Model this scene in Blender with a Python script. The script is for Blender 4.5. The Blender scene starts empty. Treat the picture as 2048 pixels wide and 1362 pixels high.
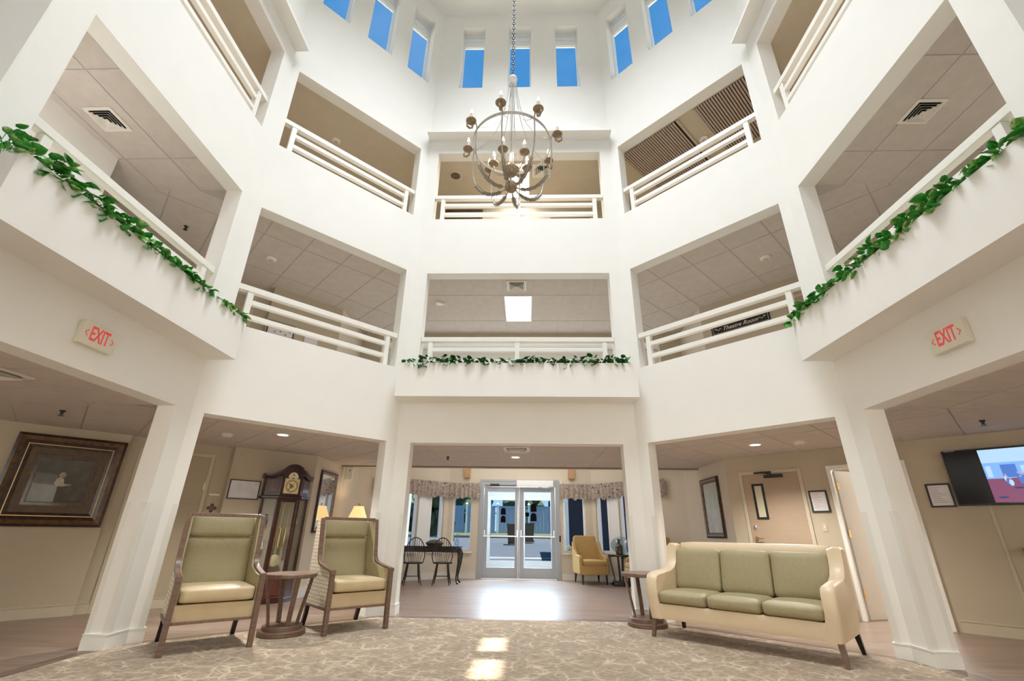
import bpy, bmesh, math, random
from mathutils import Matrix, Vector
C = bpy.context.scene.collection
SC = bpy.context.scene
PI = math.pi; Q = 0.70710678
random.seed(7)

# ------------------------------------------------------------------ camera
YAW, PITCH, ROLL = 0.0316, 0.3961, 0.0136
cy_, sy_ = math.cos(YAW), math.sin(YAW); cp_, sp_ = math.cos(PITCH), math.sin(PITCH); cr_, sr_ = math.cos(ROLL), math.sin(ROLL)
fw = Vector((-sy_*cp_, cy_*cp_, sp_)); rt0 = Vector((cy_, sy_, 0)); up0 = rt0.cross(fw)
rt = rt0*cr_ + up0*sr_; up = up0*cr_ - rt0*sr_
cam = bpy.data.cameras.new('camera'); camo = bpy.data.objects.new('camera', cam); C.objects.link(camo)
cam.sensor_width = 36; cam.lens = 36*908.87/2048; cam.shift_x = -1.07/2048; cam.shift_y = 5.04/2048
cam.clip_start = 0.05; cam.clip_end = 400
camo.matrix_world = Matrix(((rt.x, up.x, -fw.x, 0.1531), (rt.y, up.y, -fw.y, -7.3592), (rt.z, up.z, -fw.z, 1.1), (0, 0, 0, 1)))
SC.camera = camo

# ------------------------------------------------------------------ colour management, sky, sun, large lights
SC.view_settings.view_transform = 'Standard'; SC.view_settings.look = 'None'
SC.view_settings.exposure = 0.34; SC.view_settings.gamma = 1; SC.view_settings.use_curve_mapping = False
W = bpy.data.worlds.new('sky'); SC.world = W; W.use_nodes = True
nt = W.node_tree; nt.nodes.clear()
def nn(nt, t, **k):
    n = nt.nodes.new(t)
    for a, b in k.items():
        if a in n.inputs: n.inputs[a].default_value = b
        else: setattr(n, a, b)
    return n
tc = nn(nt, 'ShaderNodeTexCoord'); sx = nn(nt, 'ShaderNodeSeparateXYZ'); nt.links.new(tc.outputs['Generated'], sx.inputs[0])
rp = nn(nt, 'ShaderNodeValToRGB'); nt.links.new(sx.outputs['Z'], rp.inputs[0])
e = rp.color_ramp.elements; e[0].position = 0.0; e[0].color = (0.42, 0.62, 0.88, 1); e[1].position = 0.75; e[1].color = (0.06, 0.25, 0.58, 1)
m_ = e.new(0.2); m_.color = (0.18, 0.45, 0.78, 1)
ns = nn(nt, 'ShaderNodeTexNoise', Scale=2.3, Detail=6.0, Roughness=0.6); nt.links.new(tc.outputs['Generated'], ns.inputs['Vector'])
r2 = nn(nt, 'ShaderNodeValToRGB'); nt.links.new(ns.outputs['Fac'], r2.inputs[0]); r2.color_ramp.elements[0].position = 0.5; r2.color_ramp.elements[1].position = 0.9
r2.color_ramp.elements[1].color = (0.3, 0.3, 0.3, 1)
mx = nn(nt, 'ShaderNodeMixRGB'); nt.links.new(r2.outputs['Color'], mx.inputs['Fac']); nt.links.new(rp.outputs['Color'], mx.inputs['Color1']); mx.inputs['Color2'].default_value = (0.75, 0.82, 0.9, 1)
bg = nn(nt, 'ShaderNodeBackground', Strength=0.95); nt.links.new(mx.outputs[0], bg.inputs['Color'])
wo = nn(nt, 'ShaderNodeOutputWorld'); nt.links.new(bg.outputs[0], wo.inputs[0])
def light(name, kind, loc, energy, color=(1, 1, 1), size=1, size_y=None, rot=None, look=None, shape=None, spread=None, angle=None, blend=None):
    l = bpy.data.lights.new(name, kind); o = bpy.data.objects.new(name, l); C.objects.link(o)
    l.energy = energy; l.color = color; o.location = loc
    if kind == 'AREA':
        l.shape = shape or ('RECTANGLE' if size_y else 'SQUARE'); l.size = size
        if size_y: l.size_y = size_y
        if spread: l.spread = spread
    elif kind == 'SUN': l.angle = angle or 0.009
    elif kind == 'SPOT': l.spot_size = size; l.spot_blend = blend or 0.5; l.shadow_soft_size = 0.06
    else: l.shadow_soft_size = size
    if look is not None: o.rotation_euler = (Vector(look) - Vector(loc)).to_track_quat('-Z', 'Y').to_euler()
    if rot: o.rotation_euler = rot
    return o
light('sun', 'SUN', (20, -2, 60), 13.0, (1, 0.95, 0.86), look=(20-60*0.1763, -2, 0), angle=0.009)
light('skylight_daylight', 'AREA', (0, -3.48, 13.05), 335, (0.87, 0.93, 1.0), size=3.8, shape='DISK', rot=(0, 0, 0), spread=1.75)  # unseen disk added below the solid ceiling as soft top fill
light('rear_window_daylight', 'AREA', (0, -10.6, 1.55), 170, (1.0, 0.93, 0.79), size=6.5, size_y=2.0, look=(0, 0, 2.2))  # added fill panel behind the camera, no window there
light('rear_window_daylight_upper', 'AREA', (0, -10.6, 4.6), 70, (0.97, 0.98, 1.0), size=6.5, size_y=1.6, look=(0, 0, 5.2))  # added fill for the middle storey, no window there
light('rear_window_daylight_top', 'AREA', (0, -10.6, 7.6), 30, (0.93, 0.97, 1.0), size=6.5, size_y=1.4, look=(0, 0, 8.2))  # added fill for the top storey, no window there
for s_ in (-1, 1):
    for z_, e_ in ((1.6, 34), (4.7, 14), (7.8, 20)):
        light('side_window_daylight', 'AREA', (s_*7.2, -7.6, z_), e_, (1.0, 0.94, 0.85), size=3.0, size_y=1.6, look=(s_*4.6, 0, z_+0.3))  # fill panels added beside the camera, no windows there
for z_, e_ in ((3.06, 10), (6.26, 9)):
    for x_, y_, a_ in ((0, 1.2, 0), (-3.9, -0.1, PI/4), (3.9, -0.1, -PI/4), (-5.0, -3.5, PI/2), (4.95, -3.5, PI/2)):
        light('gallery_floor_light', 'AREA', (x_, y_, z_), e_*(0.6 if x_ == 0 else 1), (1.0, 0.91, 0.80) if z_ < 5 else (1.0, 0.86, 0.66), size=3.0, size_y=1.0, rot=(PI, 0, a_))  # unseen up-facing panels added to imitate light bounced off the gallery floors
light('hall_ceiling_light', 'AREA', (0, 4.3, 3.27), 45, (1.0, 0.97, 0.92), size=3.5, size_y=1.6, rot=(0, 0, 0))  # added fill hidden above the header, no fixture
light('bay_daylight', 'AREA', (0, 3.9, 4.3), 40, (0.85, 0.92, 1.0), size=6.5, size_y=1.5, look=(0, 2.0, 4.5))
light('vestibule_light', 'AREA', (0.0, 6.5, 2.53), 290, (0.66, 0.82, 1.0), size=1.7, size_y=0.9, look=(0, 3.9, 0), spread=1.9)  # hidden panel added to throw a bright glow onto the hall floor
light('linen_corridor_light', 'AREA', (-4.45, -4.5, 4.0), 9, (1, 0.97, 0.97), size=0.5, size_y=0.3, look=(-5.6, -4.2, 5.2))  # added fill brightening the white linen wall, no fixture

# ------------------------------------------------------------------ materials
MT = {}
def mat(name, col, rough=0.6, metal=0.0, noise=0.0, nscale=8.0, bump=0.0, bscale=60.0, emit=None, estr=0, coat=0, spec=None, trans=0, stretch=None, sheen=0):
    m = bpy.data.materials.new(name); m.use_nodes = True; nt = m.node_tree; b = nt.nodes['Principled BSDF']
    b.inputs['Base Color'].default_value = (*col, 1); b.inputs['Roughness'].default_value = rough; b.inputs['Metallic'].default_value = metal
    if spec is not None: b.inputs['Specular IOR Level'].default_value = spec
    if coat: b.inputs['Coat Weight'].default_value = coat; b.inputs['Coat Roughness'].default_value = 0.08
    if trans: b.inputs['Transmission Weight'].default_value = trans
    if sheen: b.inputs['Sheen Weight'].default_value = sheen
    tc = None
    if noise or bump:
        tc = nn(nt, 'ShaderNodeTexCoord'); mp = nn(nt, 'ShaderNodeMapping'); nt.links.new(tc.outputs['Object'], mp.inputs[0])
        if stretch: mp.inputs['Scale'].default_value = stretch
    if noise:
        n = nn(nt, 'ShaderNodeTexNoise', Scale=nscale, Detail=5.0); nt.links.new(mp.outputs[0], n.inputs['Vector'])
        r = nn(nt, 'ShaderNodeValToRGB'); nt.links.new(n.outputs['Fac'], r.inputs[0])
        r.color_ramp.elements[0].position = 0.3; r.color_ramp.elements[1].position = 0.7
        r.color_ramp.elements[0].color = (*[c*(1-noise) for c in col], 1); r.color_ramp.elements[1].color = (*[min(1, c*(1+noise)) for c in col], 1)
        nt.links.new(r.outputs[0], b.inputs['Base Color'])
    if bump:
        n = nn(nt, 'ShaderNodeTexNoise', Scale=bscale, Detail=3.0); nt.links.new(mp.outputs[0], n.inputs['Vector'])
        bp = nn(nt, 'ShaderNodeBump', Strength=bump, Distance=0.01); nt.links.new(n.outputs['Fac'], bp.inputs['Height']); nt.links.new(bp.outputs[0], b.inputs['Normal'])
    if emit: b.inputs['Emission Color'].default_value = (*emit, 1); b.inputs['Emission Strength'].default_value = estr
    MT[name] = m; return m
mat('paint', (0.87, 0.85, 0.80), 0.75, noise=0.012, nscale=3, bump=0.05, bscale=220)
mat('paint_beige', (0.50, 0.43, 0.32), 0.75, noise=0.02, nscale=4, bump=0.08, bscale=180)
mat('paint_cream', (0.70, 0.63, 0.52), 0.75, noise=0.015, nscale=4, bump=0.06, bscale=200)
mat('floor_upper', (0.42, 0.33, 0.22), 0.9, noise=0.1)
mat('paint_top', (0.60, 0.52, 0.40), 0.8, noise=0.03, nscale=5, bump=0.1, bscale=120)
mat('trim_white', (0.86, 0.85, 0.80), 0.4)
mat('trim_beige', (0.56, 0.49, 0.37), 0.5)
mat('vinyl_white', (0.9, 0.92, 0.93), 0.35)
mat('rail_white', (0.88, 0.85, 0.78), 0.4, noise=0.01)
mat('guard', (0.79, 0.775, 0.71), 0.3, spec=0.6)
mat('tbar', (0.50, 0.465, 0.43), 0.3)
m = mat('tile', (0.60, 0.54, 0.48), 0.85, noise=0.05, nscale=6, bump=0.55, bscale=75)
mat('dark_metal', (0.05, 0.045, 0.04), 0.4, 0.6)
mat('black', (0.012, 0.012, 0.013), 0.4)
mat('void', (0.01, 0.01, 0.01), 0.9)
mat('brass', (0.72, 0.53, 0.25), 0.25, 1.0)
mat('gold_face', (0.80, 0.69, 0.42), 0.35, 0.55, noise=0.12, nscale=30)
mat('chrome', (0.75, 0.75, 0.76), 0.15, 1.0)
mat('aluminium', (0.50, 0.51, 0.52), 0.4, 0.7)
mat('alu_light', (0.42, 0.45, 0.49), 0.45, 0.3)
mat('brown_wood', (0.175, 0.105, 0.072), 0.38, noise=0.25, nscale=5, stretch=(1, 1, 9), bump=0.08, bscale=40)
mat('brown_wood_h', (0.20, 0.122, 0.085), 0.38, noise=0.22, nscale=6, stretch=(9, 1, 1), bump=0.08, bscale=40)
mat('leg_dark', (0.018, 0.012, 0.012), 0.35)
mat('mahogany', (0.040, 0.009, 0.006), 0.28, noise=0.5, nscale=4, stretch=(1, 1, 6), coat=0.2)
mat('mahogany_light', (0.10, 0.026, 0.015), 0.3, noise=0.5, nscale=5, stretch=(6, 1, 1), coat=0.2)
mat('door_beige', (0.43, 0.36, 0.25), 0.5, noise=0.03, nscale=5, stretch=(1, 1, 8))
mat('ebony', (0.014, 0.010, 0.010), 0.25, coat=0.4)
mat('olive', (0.36, 0.305, 0.172), 0.55, noise=0.06, nscale=40, bump=0.12, bscale=300)
mat('tan_leather', (0.59, 0.465, 0.28), 0.38, noise=0.04, nscale=8, bump=0.08, bscale=25)
mat('cream_leather', (0.72, 0.575, 0.39), 0.42, noise=0.03, nscale=6, bump=0.05, bscale=40)
mat('yellow_cloth', (0.52, 0.34, 0.13), 0.7, noise=0.06, nscale=20, bump=0.08, bscale=200)
mat('door_tan', (0.41, 0.31, 0.22), 0.5, noise=0.03, nscale=5, stretch=(1, 1, 8))
mat('door_white', (0.80, 0.76, 0.70), 0.4)
mat('frame_dark', (0.035, 0.016, 0.010), 0.3, noise=0.6, nscale=14, coat=0.3)
mat('frame_bronze', (0.11, 0.055, 0.02), 0.45, 0.2, noise=0.5, nscale=16)
mat('frame_gold', (0.55, 0.36, 0.15), 0.35, 0.7)
mat('frame_grey', (0.20, 0.15, 0.11), 0.35, 0.3, noise=0.4, nscale=20)
mat('paper', (0.75, 0.72, 0.74), 0.6)
mat('exit_body', (0.76, 0.71, 0.58), 0.4)
mat('exit_red', (0.62, 0.05, 0.05), 0.5, emit=(0.8, 0.08, 0.08), estr=0.25)
mat('sign_red', (0.13, 0.02, 0.02), 0.5)
mat('lamp_shade', (0.9, 0.72, 0.42), 0.8, emit=(1.0, 0.66, 0.28), estr=0.75)
mat('candle', (0.85, 0.83, 0.82), 0.4)
mat('bulb', (1, 0.9, 0.7), 0.3, emit=(1.0, 0.78, 0.45), estr=6)
mat('bulb_off', (0.85, 0.88, 0.92), 0.15)
mat('chand_metal', (0.45, 0.42, 0.37), 0.5, 0.3, noise=0.25, nscale=50)
mat('chand_gold', (0.36, 0.27, 0.17), 0.5, 0.3, noise=0.3, nscale=40)
mat('chand_leaf', (0.30, 0.27, 0.22), 0.5, 0.4, noise=0.4, nscale=60)
mat('can_light', (1, 1, 1), 0.5, emit=(1.0, 0.95, 0.85), estr=5)
mat('panel_light', (1, 1, 1), 0.5, emit=(1.0, 0.99, 0.93), estr=1.3)
mat('soil', (0.03, 0.022, 0.015), 0.95, bump=0.5, bscale=80)
mat('asphalt', (0.036, 0.046, 0.07), 0.85, noise=0.12, nscale=3, bump=0.2, bscale=100)
mat('paint_line', (0.8, 0.8, 0.82), 0.6)
mat('grass', (0.05, 0.065, 0.022), 0.9, noise=0.3, nscale=8, bump=0.5, bscale=60)
mat('kerb', (0.2, 0.2, 0.2), 0.8)
mat('fence_vinyl', (0.24, 0.34, 0.50), 0.45)  # white vinyl with its bluish shade put into the colour
mat('hedge', (0.045, 0.075, 0.035), 0.8, noise=0.7, nscale=7, bump=1.0, bscale=10)
mat('teal', (0.03, 0.09, 0.12), 0.6, noise=0.1)
mat('roof', (0.10, 0.09, 0.10), 0.8, noise=0.2, nscale=20)
mat('shed_dark', (0.022, 0.026, 0.04), 0.8, noise=0.15, nscale=30)
mat('rust', (0.10, 0.05, 0.04), 0.7)
mat('bin', (0.010, 0.011, 0.013), 0.9, spec=0.05)
mat('sticker', (0.006, 0.006, 0.007), 0.9, spec=0.05)
mat('basket', (0.10, 0.08, 0.055), 0.8, noise=0.5, nscale=60, bump=0.6, bscale=90)
mat('ceramic_white', (0.72, 0.72, 0.74), 0.15, noise=0.06, nscale=20)
mat('ceramic_dark', (0.08, 0.045, 0.025), 0.25, noise=0.3)
mat('mint', (0.55, 0.70, 0.55), 0.5)
mat('louvre_wood', (0.50, 0.40, 0.33), 0.6, noise=0.08, nscale=5, stretch=(1, 8, 1))
mat('plastic_white', (0.80, 0.76, 0.68), 0.4)
mat('dark_stone', (0.02, 0.02, 0.025), 0.4)
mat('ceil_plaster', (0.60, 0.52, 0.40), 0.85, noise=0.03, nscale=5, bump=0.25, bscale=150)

def glassmat(name, tint=(1, 1, 1), refl=0.12, rough=0.0):
    m = bpy.data.materials.new(name); m.use_nodes = True; nt = m.node_tree; nt.nodes.clear()
    t = nn(nt, 'ShaderNodeBsdfTransparent', Color=(*tint, 1)); g = nn(nt, 'ShaderNodeBsdfGlossy', Roughness=rough)
    f = nn(nt, 'ShaderNodeFresnel', IOR=1.45); gm = nn(nt, 'ShaderNodeNewGeometry'); io = nn(nt, 'ShaderNodeMapRange'); nt.links.new(gm.outputs['Backfacing'], io.inputs[0]); io.inputs[3].default_value = 1.45; io.inputs[4].default_value = 1/1.45; nt.links.new(io.outputs[0], f.inputs['IOR']); mth = nn(nt, 'ShaderNodeMath', operation='MULTIPLY'); nt.links.new(f.outputs[0], mth.inputs[0]); mth.inputs[1].default_value = refl/0.04*0.5
    x = nn(nt, 'ShaderNodeMixShader'); nt.links.new(mth.outputs[0], x.inputs[0]); nt.links.new(t.outputs[0], x.inputs[1]); nt.links.new(g.outputs[0], x.inputs[2])
    o = nn(nt, 'ShaderNodeOutputMaterial'); nt.links.new(x.outputs[0], o.inputs[0]); MT[name] = m
glassmat('glass', (0.97, 0.985, 0.98), 0.006)
glassmat('glass_frame', (0.96, 0.97, 0.97), 0.025)
glassmat('glass_blue', (0.75, 0.88, 0.92), 0.3)

def m_fabric():   # leaf-dot print of the chair outsides
    m = mat('print_cloth', (0.72, 0.66, 0.52), 0.7); nt = m.node_tree; b = nt.nodes['Principled BSDF']
    tc = nn(nt, 'ShaderNodeTexCoord'); mp = nn(nt, 'ShaderNodeMapping'); nt.links.new(tc.outputs['Object'], mp.inputs[0]); sp = nn(nt, 'ShaderNodeSeparateXYZ'); nt.links.new(mp.outputs[0], sp.inputs[0]); cb = nn(nt, 'ShaderNodeCombineXYZ'); nt.links.new(sp.outputs['Y'], cb.inputs['X']); nt.links.new(sp.outputs['Z'], cb.inputs['Y']); mp.inputs['Scale'].default_value = (1, 34, 24)
    mp.inputs['Location'].default_value = (0, 0.3, 0.2)
    v = nn(nt, 'ShaderNodeTexVoronoi', Scale=1.0, Randomness=0.35, voronoi_dimensions='2D'); nt.links.new(cb.outputs[0], v.inputs['Vector'])
    r = nn(nt, 'ShaderNodeValToRGB'); nt.links.new(v.outputs['Distance'], r.inputs[0]); r.color_ramp.interpolation = 'EASE'
    e = r.color_ramp.elements; e[0].position = 0.20; e[0].color = (0.32, 0.24, 0.14, 1); e[1].position = 0.31; e[1].color = (0.74, 0.68, 0.55, 1)
    nt.links.new(r.outputs[0], b.inputs['Base Color'])
m_fabric()
def m_carpet():
    m = mat('carpet', (0.4, 0.3, 0.22), 0.95, sheen=0.2); nt = m.node_tree; b = nt.nodes['Principled BSDF']
    tc = nn(nt, 'ShaderNodeTexCoord')
    n1 = nn(nt, 'ShaderNodeTexNoise', Scale=3.0, Detail=3.0); nt.links.new(tc.outputs['Object'], n1.inputs['Vector'])
    mxv = nn(nt, 'ShaderNodeMixRGB'); mxv.inputs[0].default_value = 0.16; nt.links.new(tc.outputs['Object'], mxv.inputs[1]); nt.links.new(n1.outputs['Color'], mxv.inputs[2])
    mp = nn(nt, 'ShaderNodeMapping'); nt.links.new(mxv.outputs[0], mp.inputs[0]); mp.inputs['Rotation'].default_value = (0, 0, 0.5)
    v = nn(nt, 'ShaderNodeTexVoronoi', Scale=5.6, feature='DISTANCE_TO_EDGE'); nt.links.new(mp.outputs[0], v.inputs['Vector'])
    r = nn(nt, 'ShaderNodeValToRGB'); nt.links.new(v.outputs['Distance'], r.inputs[0]); e = r.color_ramp.elements; e[0].position = 0.03; e[0].color = (1, 1, 1, 1); e[1].position = 0.065; e[1].color = (0, 0, 0, 1)
    v2 = nn(nt, 'ShaderNodeTexVoronoi', Scale=12.0, feature='DISTANCE_TO_EDGE'); nt.links.new(mp.outputs[0], v2.inputs['Vector'])
    rr = nn(nt, 'ShaderNodeValToRGB'); nt.links.new(v2.outputs['Distance'], rr.inputs[0]); e = rr.color_ramp.elements; e[0].position = 0.03; e[0].color = (0.6, 0.6, 0.6, 1); e[1].position = 0.07; e[1].color = (0, 0, 0, 1)
    add = nn(nt, 'ShaderNodeMath', operation='MAXIMUM'); nt.links.new(r.outputs[0], add.inputs[0]); nt.links.new(rr.outputs[0], add.inputs[1])
    n2 = nn(nt, 'ShaderNodeTexNoise', Scale=4.5, Detail=3.0); nt.links.new(tc.outputs['Object'], n2.inputs['Vector'])
    rm = nn(nt, 'ShaderNodeValToRGB'); nt.links.new(n2.outputs['Fac'], rm.inputs[0]); rm.color_ramp.elements[0].position = 0.38; rm.color_ramp.elements[1].position = 0.58
    mk = nn(nt, 'ShaderNodeMath', operation='MULTIPLY'); nt.links.new(add.outputs[0], mk.inputs[0]); nt.links.new(rm.outputs[0], mk.inputs[1]); add = mk
    mps = nn(nt, 'ShaderNodeMapping'); nt.links.new(tc.outputs['Object'], mps.inputs[0]); mps.inputs['Scale'].default_value = (14, 42, 1)
    n3 = nn(nt, 'ShaderNodeTexNoise', Scale=1.0, Detail=3.0); nt.links.new(mps.outputs[0], n3.inputs['Vector'])
    r3 = nn(nt, 'ShaderNodeValToRGB'); nt.links.new(n3.outputs['Fac'], r3.inputs[0]); e = r3.color_ramp.elements; e[0].position = 0.40; e[0].color = (0.225, 0.158, 0.10, 1); e[1].position = 0.60; e[1].color = (0.36, 0.268, 0.175, 1)
    x = nn(nt, 'ShaderNodeMixRGB'); nt.links.new(add.outputs[0], x.inputs[0]); nt.links.new(r3.outputs[0], x.inputs[1]); x.inputs[2].default_value = (0.54, 0.43, 0.295, 1)
    nt.links.new(x.outputs[0], b.inputs['Base Color'])
    bp = nn(nt, 'ShaderNodeBump', Strength=0.4, Distance=0.004); nb = nn(nt, 'ShaderNodeTexNoise', Scale=220.0); nt.links.new(tc.outputs['Object'], nb.inputs['Vector']); nt.links.new(nb.outputs['Fac'], bp.inputs['Height']); nt.links.new(bp.outputs[0], b.inputs['Normal'])
m_carpet()
def m_plank():
    m = mat('plank', (0.3, 0.22, 0.17), 0.33, spec=0.7); nt = m.node_tree; b = nt.nodes['Principled BSDF']
    tc = nn(nt, 'ShaderNodeTexCoord')
    br = nn(nt, 'ShaderNodeTexBrick', Scale=1.0); br.inputs['Brick Width'].default_value = 1.2; br.inputs['Row Height'].default_value = 0.18; br.inputs['Mortar Size'].default_value = 0.002
    br.inputs['Color1'].default_value = (0.27, 0.185, 0.14, 1); br.inputs['Color2'].default_value = (0.33, 0.24, 0.185, 1); br.inputs['Mortar'].default_value = (0.2, 0.14, 0.11, 1)
    nt.links.new(tc.outputs['Object'], br.inputs['Vector'])
    mp = nn(nt, 'ShaderNodeMapping'); nt.links.new(tc.outputs['Object'], mp.inputs[0]); mp.inputs['Scale'].default_value = (0.9, 12, 1)
    n = nn(nt, 'ShaderNodeTexNoise', Scale=1.5, Detail=6.0); nt.links.new(mp.outputs[0], n.inputs['Vector'])
    r = nn(nt, 'ShaderNodeValToRGB'); nt.links.new(n.outputs['Fac'], r.inputs[0]); e = r.color_ramp.elements; e[0].position = 0.3; e[0].color = (0.72, 0.72, 0.72, 1); e[1].position = 0.7; e[1].color = (1.15, 1.15, 1.15, 1)
    x = nn(nt, 'ShaderNodeMixRGB', blend_type='MULTIPLY'); x.inputs[0].default_value = 1; nt.links.new(br.outputs[0], x.inputs[1]); nt.links.new(r.outputs[0], x.inputs[2]); nt.links.new(x.outputs[0], b.inputs['Base Color'])
m_plank()
def m_patch(name, cols, scale, rough=0.7, pos=None, dist=0.0, stretch=(1, 1, 1)):
    m = mat(name, cols[0], rough); nt = m.node_tree; b = nt.nodes['Principled BSDF']
    tc = nn(nt, 'ShaderNodeTexCoord'); mp = nn(nt, 'ShaderNodeMapping'); nt.links.new(tc.outputs['Object'], mp.inputs[0]); mp.inputs['Scale'].default_value = stretch
    n = nn(nt, 'ShaderNodeTexNoise', Scale=scale, Detail=4.0, Distortion=dist); nt.links.new(mp.outputs[0], n.inputs['Vector'])
    r = nn(nt, 'ShaderNodeValToRGB'); nt.links.new(n.outputs['Fac'], r.inputs[0]); e = r.color_ramp.elements
    k = len(cols); ps = pos or [0.3+0.4*i/(k-1) for i in range(k)]
    e[0].position = ps[0]; e[0].color = (*cols[0], 1); e[1].position = ps[-1]; e[1].color = (*cols[-1], 1)
    for i in range(1, k-1): z = e.new(ps[i]); z.color = (*cols[i], 1)
    nt.links.new(r.outputs[0], b.inputs['Base Color']); return m
m_patch('floral', [(0.07, 0.08, 0.07), (0.42, 0.38, 0.33), (0.50, 0.46, 0.40), (0.30, 0.12, 0.12), (0.52, 0.48, 0.42), (0.12, 0.06, 0.07)], 17, 0.9, [0.36, 0.43, 0.5, 0.56, 0.61, 0.67], 0.9)
m_patch('leaf_green', [(0.02, 0.16, 0.02), (0.035, 0.30, 0.035), (0.09, 0.42, 0.06), (0.55, 0.72, 0.3)], 22, 0.4, [0.35, 0.5, 0.6, 0.72])
m_patch('leaf_pale', [(0.03, 0.20, 0.03), (0.12, 0.36, 0.06), (0.60, 0.70, 0.35)], 26, 0.4, [0.35, 0.5, 0.62])
m_patch('ivy_dark', [(0.006, 0.05, 0.012), (0.012, 0.09, 0.02), (0.03, 0.15, 0.04)], 22, 0.45)
m_patch('clock_inside', [(0.02, 0.015, 0.01), (0.10, 0.08, 0.04), (0.35, 0.33, 0.22), (0.55, 0.55, 0.48)], 14, 0.3, None, 0.3, (3, 3, 0.6))
m_patch('tree_far', [(0.008, 0.02, 0.010), (0.03, 0.065, 0.03), (0.08, 0.12, 0.07)], 3.2, 0.9)

# ------------------------------------------------------------------ mesh helpers
class MB:
    def __init__(s): s.v = []; s.f = []
    def add(s, vs, fs, M=None):
        n = len(s.v)
        for p in vs:
            p = Vector(p); s.v.append(M @ p if M is not None else p)
        s.f += [tuple(i+n for i in f) for f in fs]; return s
    def box(s, a, b, M=None):
        x0, y0, z0 = a; x1, y1, z1 = b
        x0, x1 = min(x0, x1), max(x0, x1); y0, y1 = min(y0, y1), max(y0, y1); z0, z1 = min(z0, z1), max(z0, z1)
        return s.add([(x0, y0, z0), (x1, y0, z0), (x1, y1, z0), (x0, y1, z0), (x0, y0, z1), (x1, y0, z1), (x1, y1, z1), (x0, y1, z1)],
                     [(3, 2, 1, 0), (4, 5, 6, 7), (0, 1, 5, 4), (1, 2, 6, 5), (2, 3, 7, 6), (3, 0, 4, 7)], M)
    def cbox(s, c, d, M=None): return s.box([c[i]-d[i]/2 for i in range(3)], [c[i]+d[i]/2 for i in range(3)], M)
    def prism(s, poly, z0, z1, M=None):      # poly ccw in xy
        n = len(poly); v = [(x, y, z0) for x, y in poly]+[(x, y, z1) for x, y in poly]
        f = [tuple(reversed(range(n))), tuple(range(n, 2*n))]+[(i, (i+1) % n, n+(i+1) % n, n+i) for i in range(n)]
        return s.add(v, f, M)
    def tube(s, pts, r, n=8, caps=True, M=None):
        pts = [Vector(p) for p in pts]; rs = r if isinstance(r, (list, tuple)) else [r]*len(pts)
        vs = []; nrm = None
        for i, p in enumerate(pts):
            t = (pts[min(i+1, len(pts)-1)]-pts[max(i-1, 0)]).normalized()
            if nrm is None:
                a = Vector((0, 0, 1)) if abs(t.z) < 0.9 else Vector((1, 0, 0)); nrm = t.cross(a).normalized()
            else: nrm = (nrm - t*nrm.dot(t)).normalized()
            bn = t.cross(nrm)
            for k in range(n):
                an = 2*PI*(k+0.5)/n; vs.append(p+(nrm*math.cos(an)+bn*math.sin(an))*rs[i])
        fs = []
        for i in range(len(pts)-1):
            for k in range(n): k2 = (k+1) % n; fs.append((i*n+k, i*n+k2, (i+1)*n+k2, (i+1)*n+k))
        if caps: fs.append(tuple(reversed(range(n)))); fs.append(tuple(range((len(pts)-1)*n, len(pts)*n)))
        return s.add(vs, fs, M)
    def lathe(s, prof, n=20, M=None, caps=True, sx=1, sy=1):   # prof: (r,z) bottom to top
        vs = []; fs = []
        for r, z in prof:
            for k in range(n): a = 2*PI*k/n; vs.append((r*math.cos(a)*sx, r*math.sin(a)*sy, z))
        for i in range(len(prof)-1):
            for k in range(n): k2 = (k+1) % n; fs.append((i*n+k, i*n+k2, (i+1)*n+k2, (i+1)*n+k))
        if caps: fs.append(tuple(reversed(range(n)))); fs.append(tuple(range((len(prof)-1)*n, len(prof)*n)))
        return s.add(vs, fs, M)
    def cushion(s, c, d, r=0.03, bulge=(0, 0, 0), n=8, M=None):
        hx, hy, hz = d[0]/2, d[1]/2, d[2]/2; key = {}; vs = []; fs = []
        def vid(a, b, g):
            k = (a, b, g)
            if k in key: return key[k]
            p = [2*a/n-1, 2*b/n-1, 2*g/n-1]; q = Vector((p[0]*hx, p[1]*hy, p[2]*hz))
            inn = Vector((max(-hx+r, min(hx-r, q.x)), max(-hy+r, min(hy-r, q.y)), max(-hz+r, min(hz-r, q.z))))
            dd = q-inn
            if dd.length > 1e-9: q = inn+dd.normalized()*min(r, dd.length if sum(abs(abs(t)-1) < 1e-6 for t in p) == 1 and 0 else r)
            q.z += bulge[2]*(1-p[0]**2)*(1-p[1]**2)*(p[2]); q.y += bulge[1]*(1-p[0]**2)*(1-p[2]**2)*p[1]; q.x += bulge[0]*(1-p[1]**2)*(1-p[2]**2)*p[0]
            key[k] = len(vs); vs.append(q+Vector(c)); return key[k]
        for i in range(n):
            for j in range(n):
                for lo in (0, n):
                    fl = lo == 0
                    for q in (((i, j, lo), (i+1, j, lo), (i+1, j+1, lo), (i, j+1, lo)), ((lo, i, j), (lo, i+1, j), (lo, i+1, j+1), (lo, i, j+1)), ((j, lo, i), (j, lo, i+1), (j+1, lo, i+1), (j+1, lo, i))):
                        ids = [vid(*t) for t in q]; fs.append(tuple(reversed(ids)) if fl else tuple(ids))
        return s.add(vs, fs, M)
    def mesh(s, name, smooth=None):
        me = bpy.data.meshes.new(name); me.from_pydata([tuple(v) for v in s.v], [], s.f)
        if smooth is not None:
            bm = bmesh.new(); bm.from_mesh(me); bmesh.ops.remove_doubles(bm, verts=bm.verts, dist=1e-5)
            for f in bm.faces: f.smooth = True
            for ed in bm.edges:
                if len(ed.link_faces) != 2 or ed.calc_face_angle(0) > smooth: ed.smooth = False
            bm.to_mesh(me); bm.free()
        me.update(); return me
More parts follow.
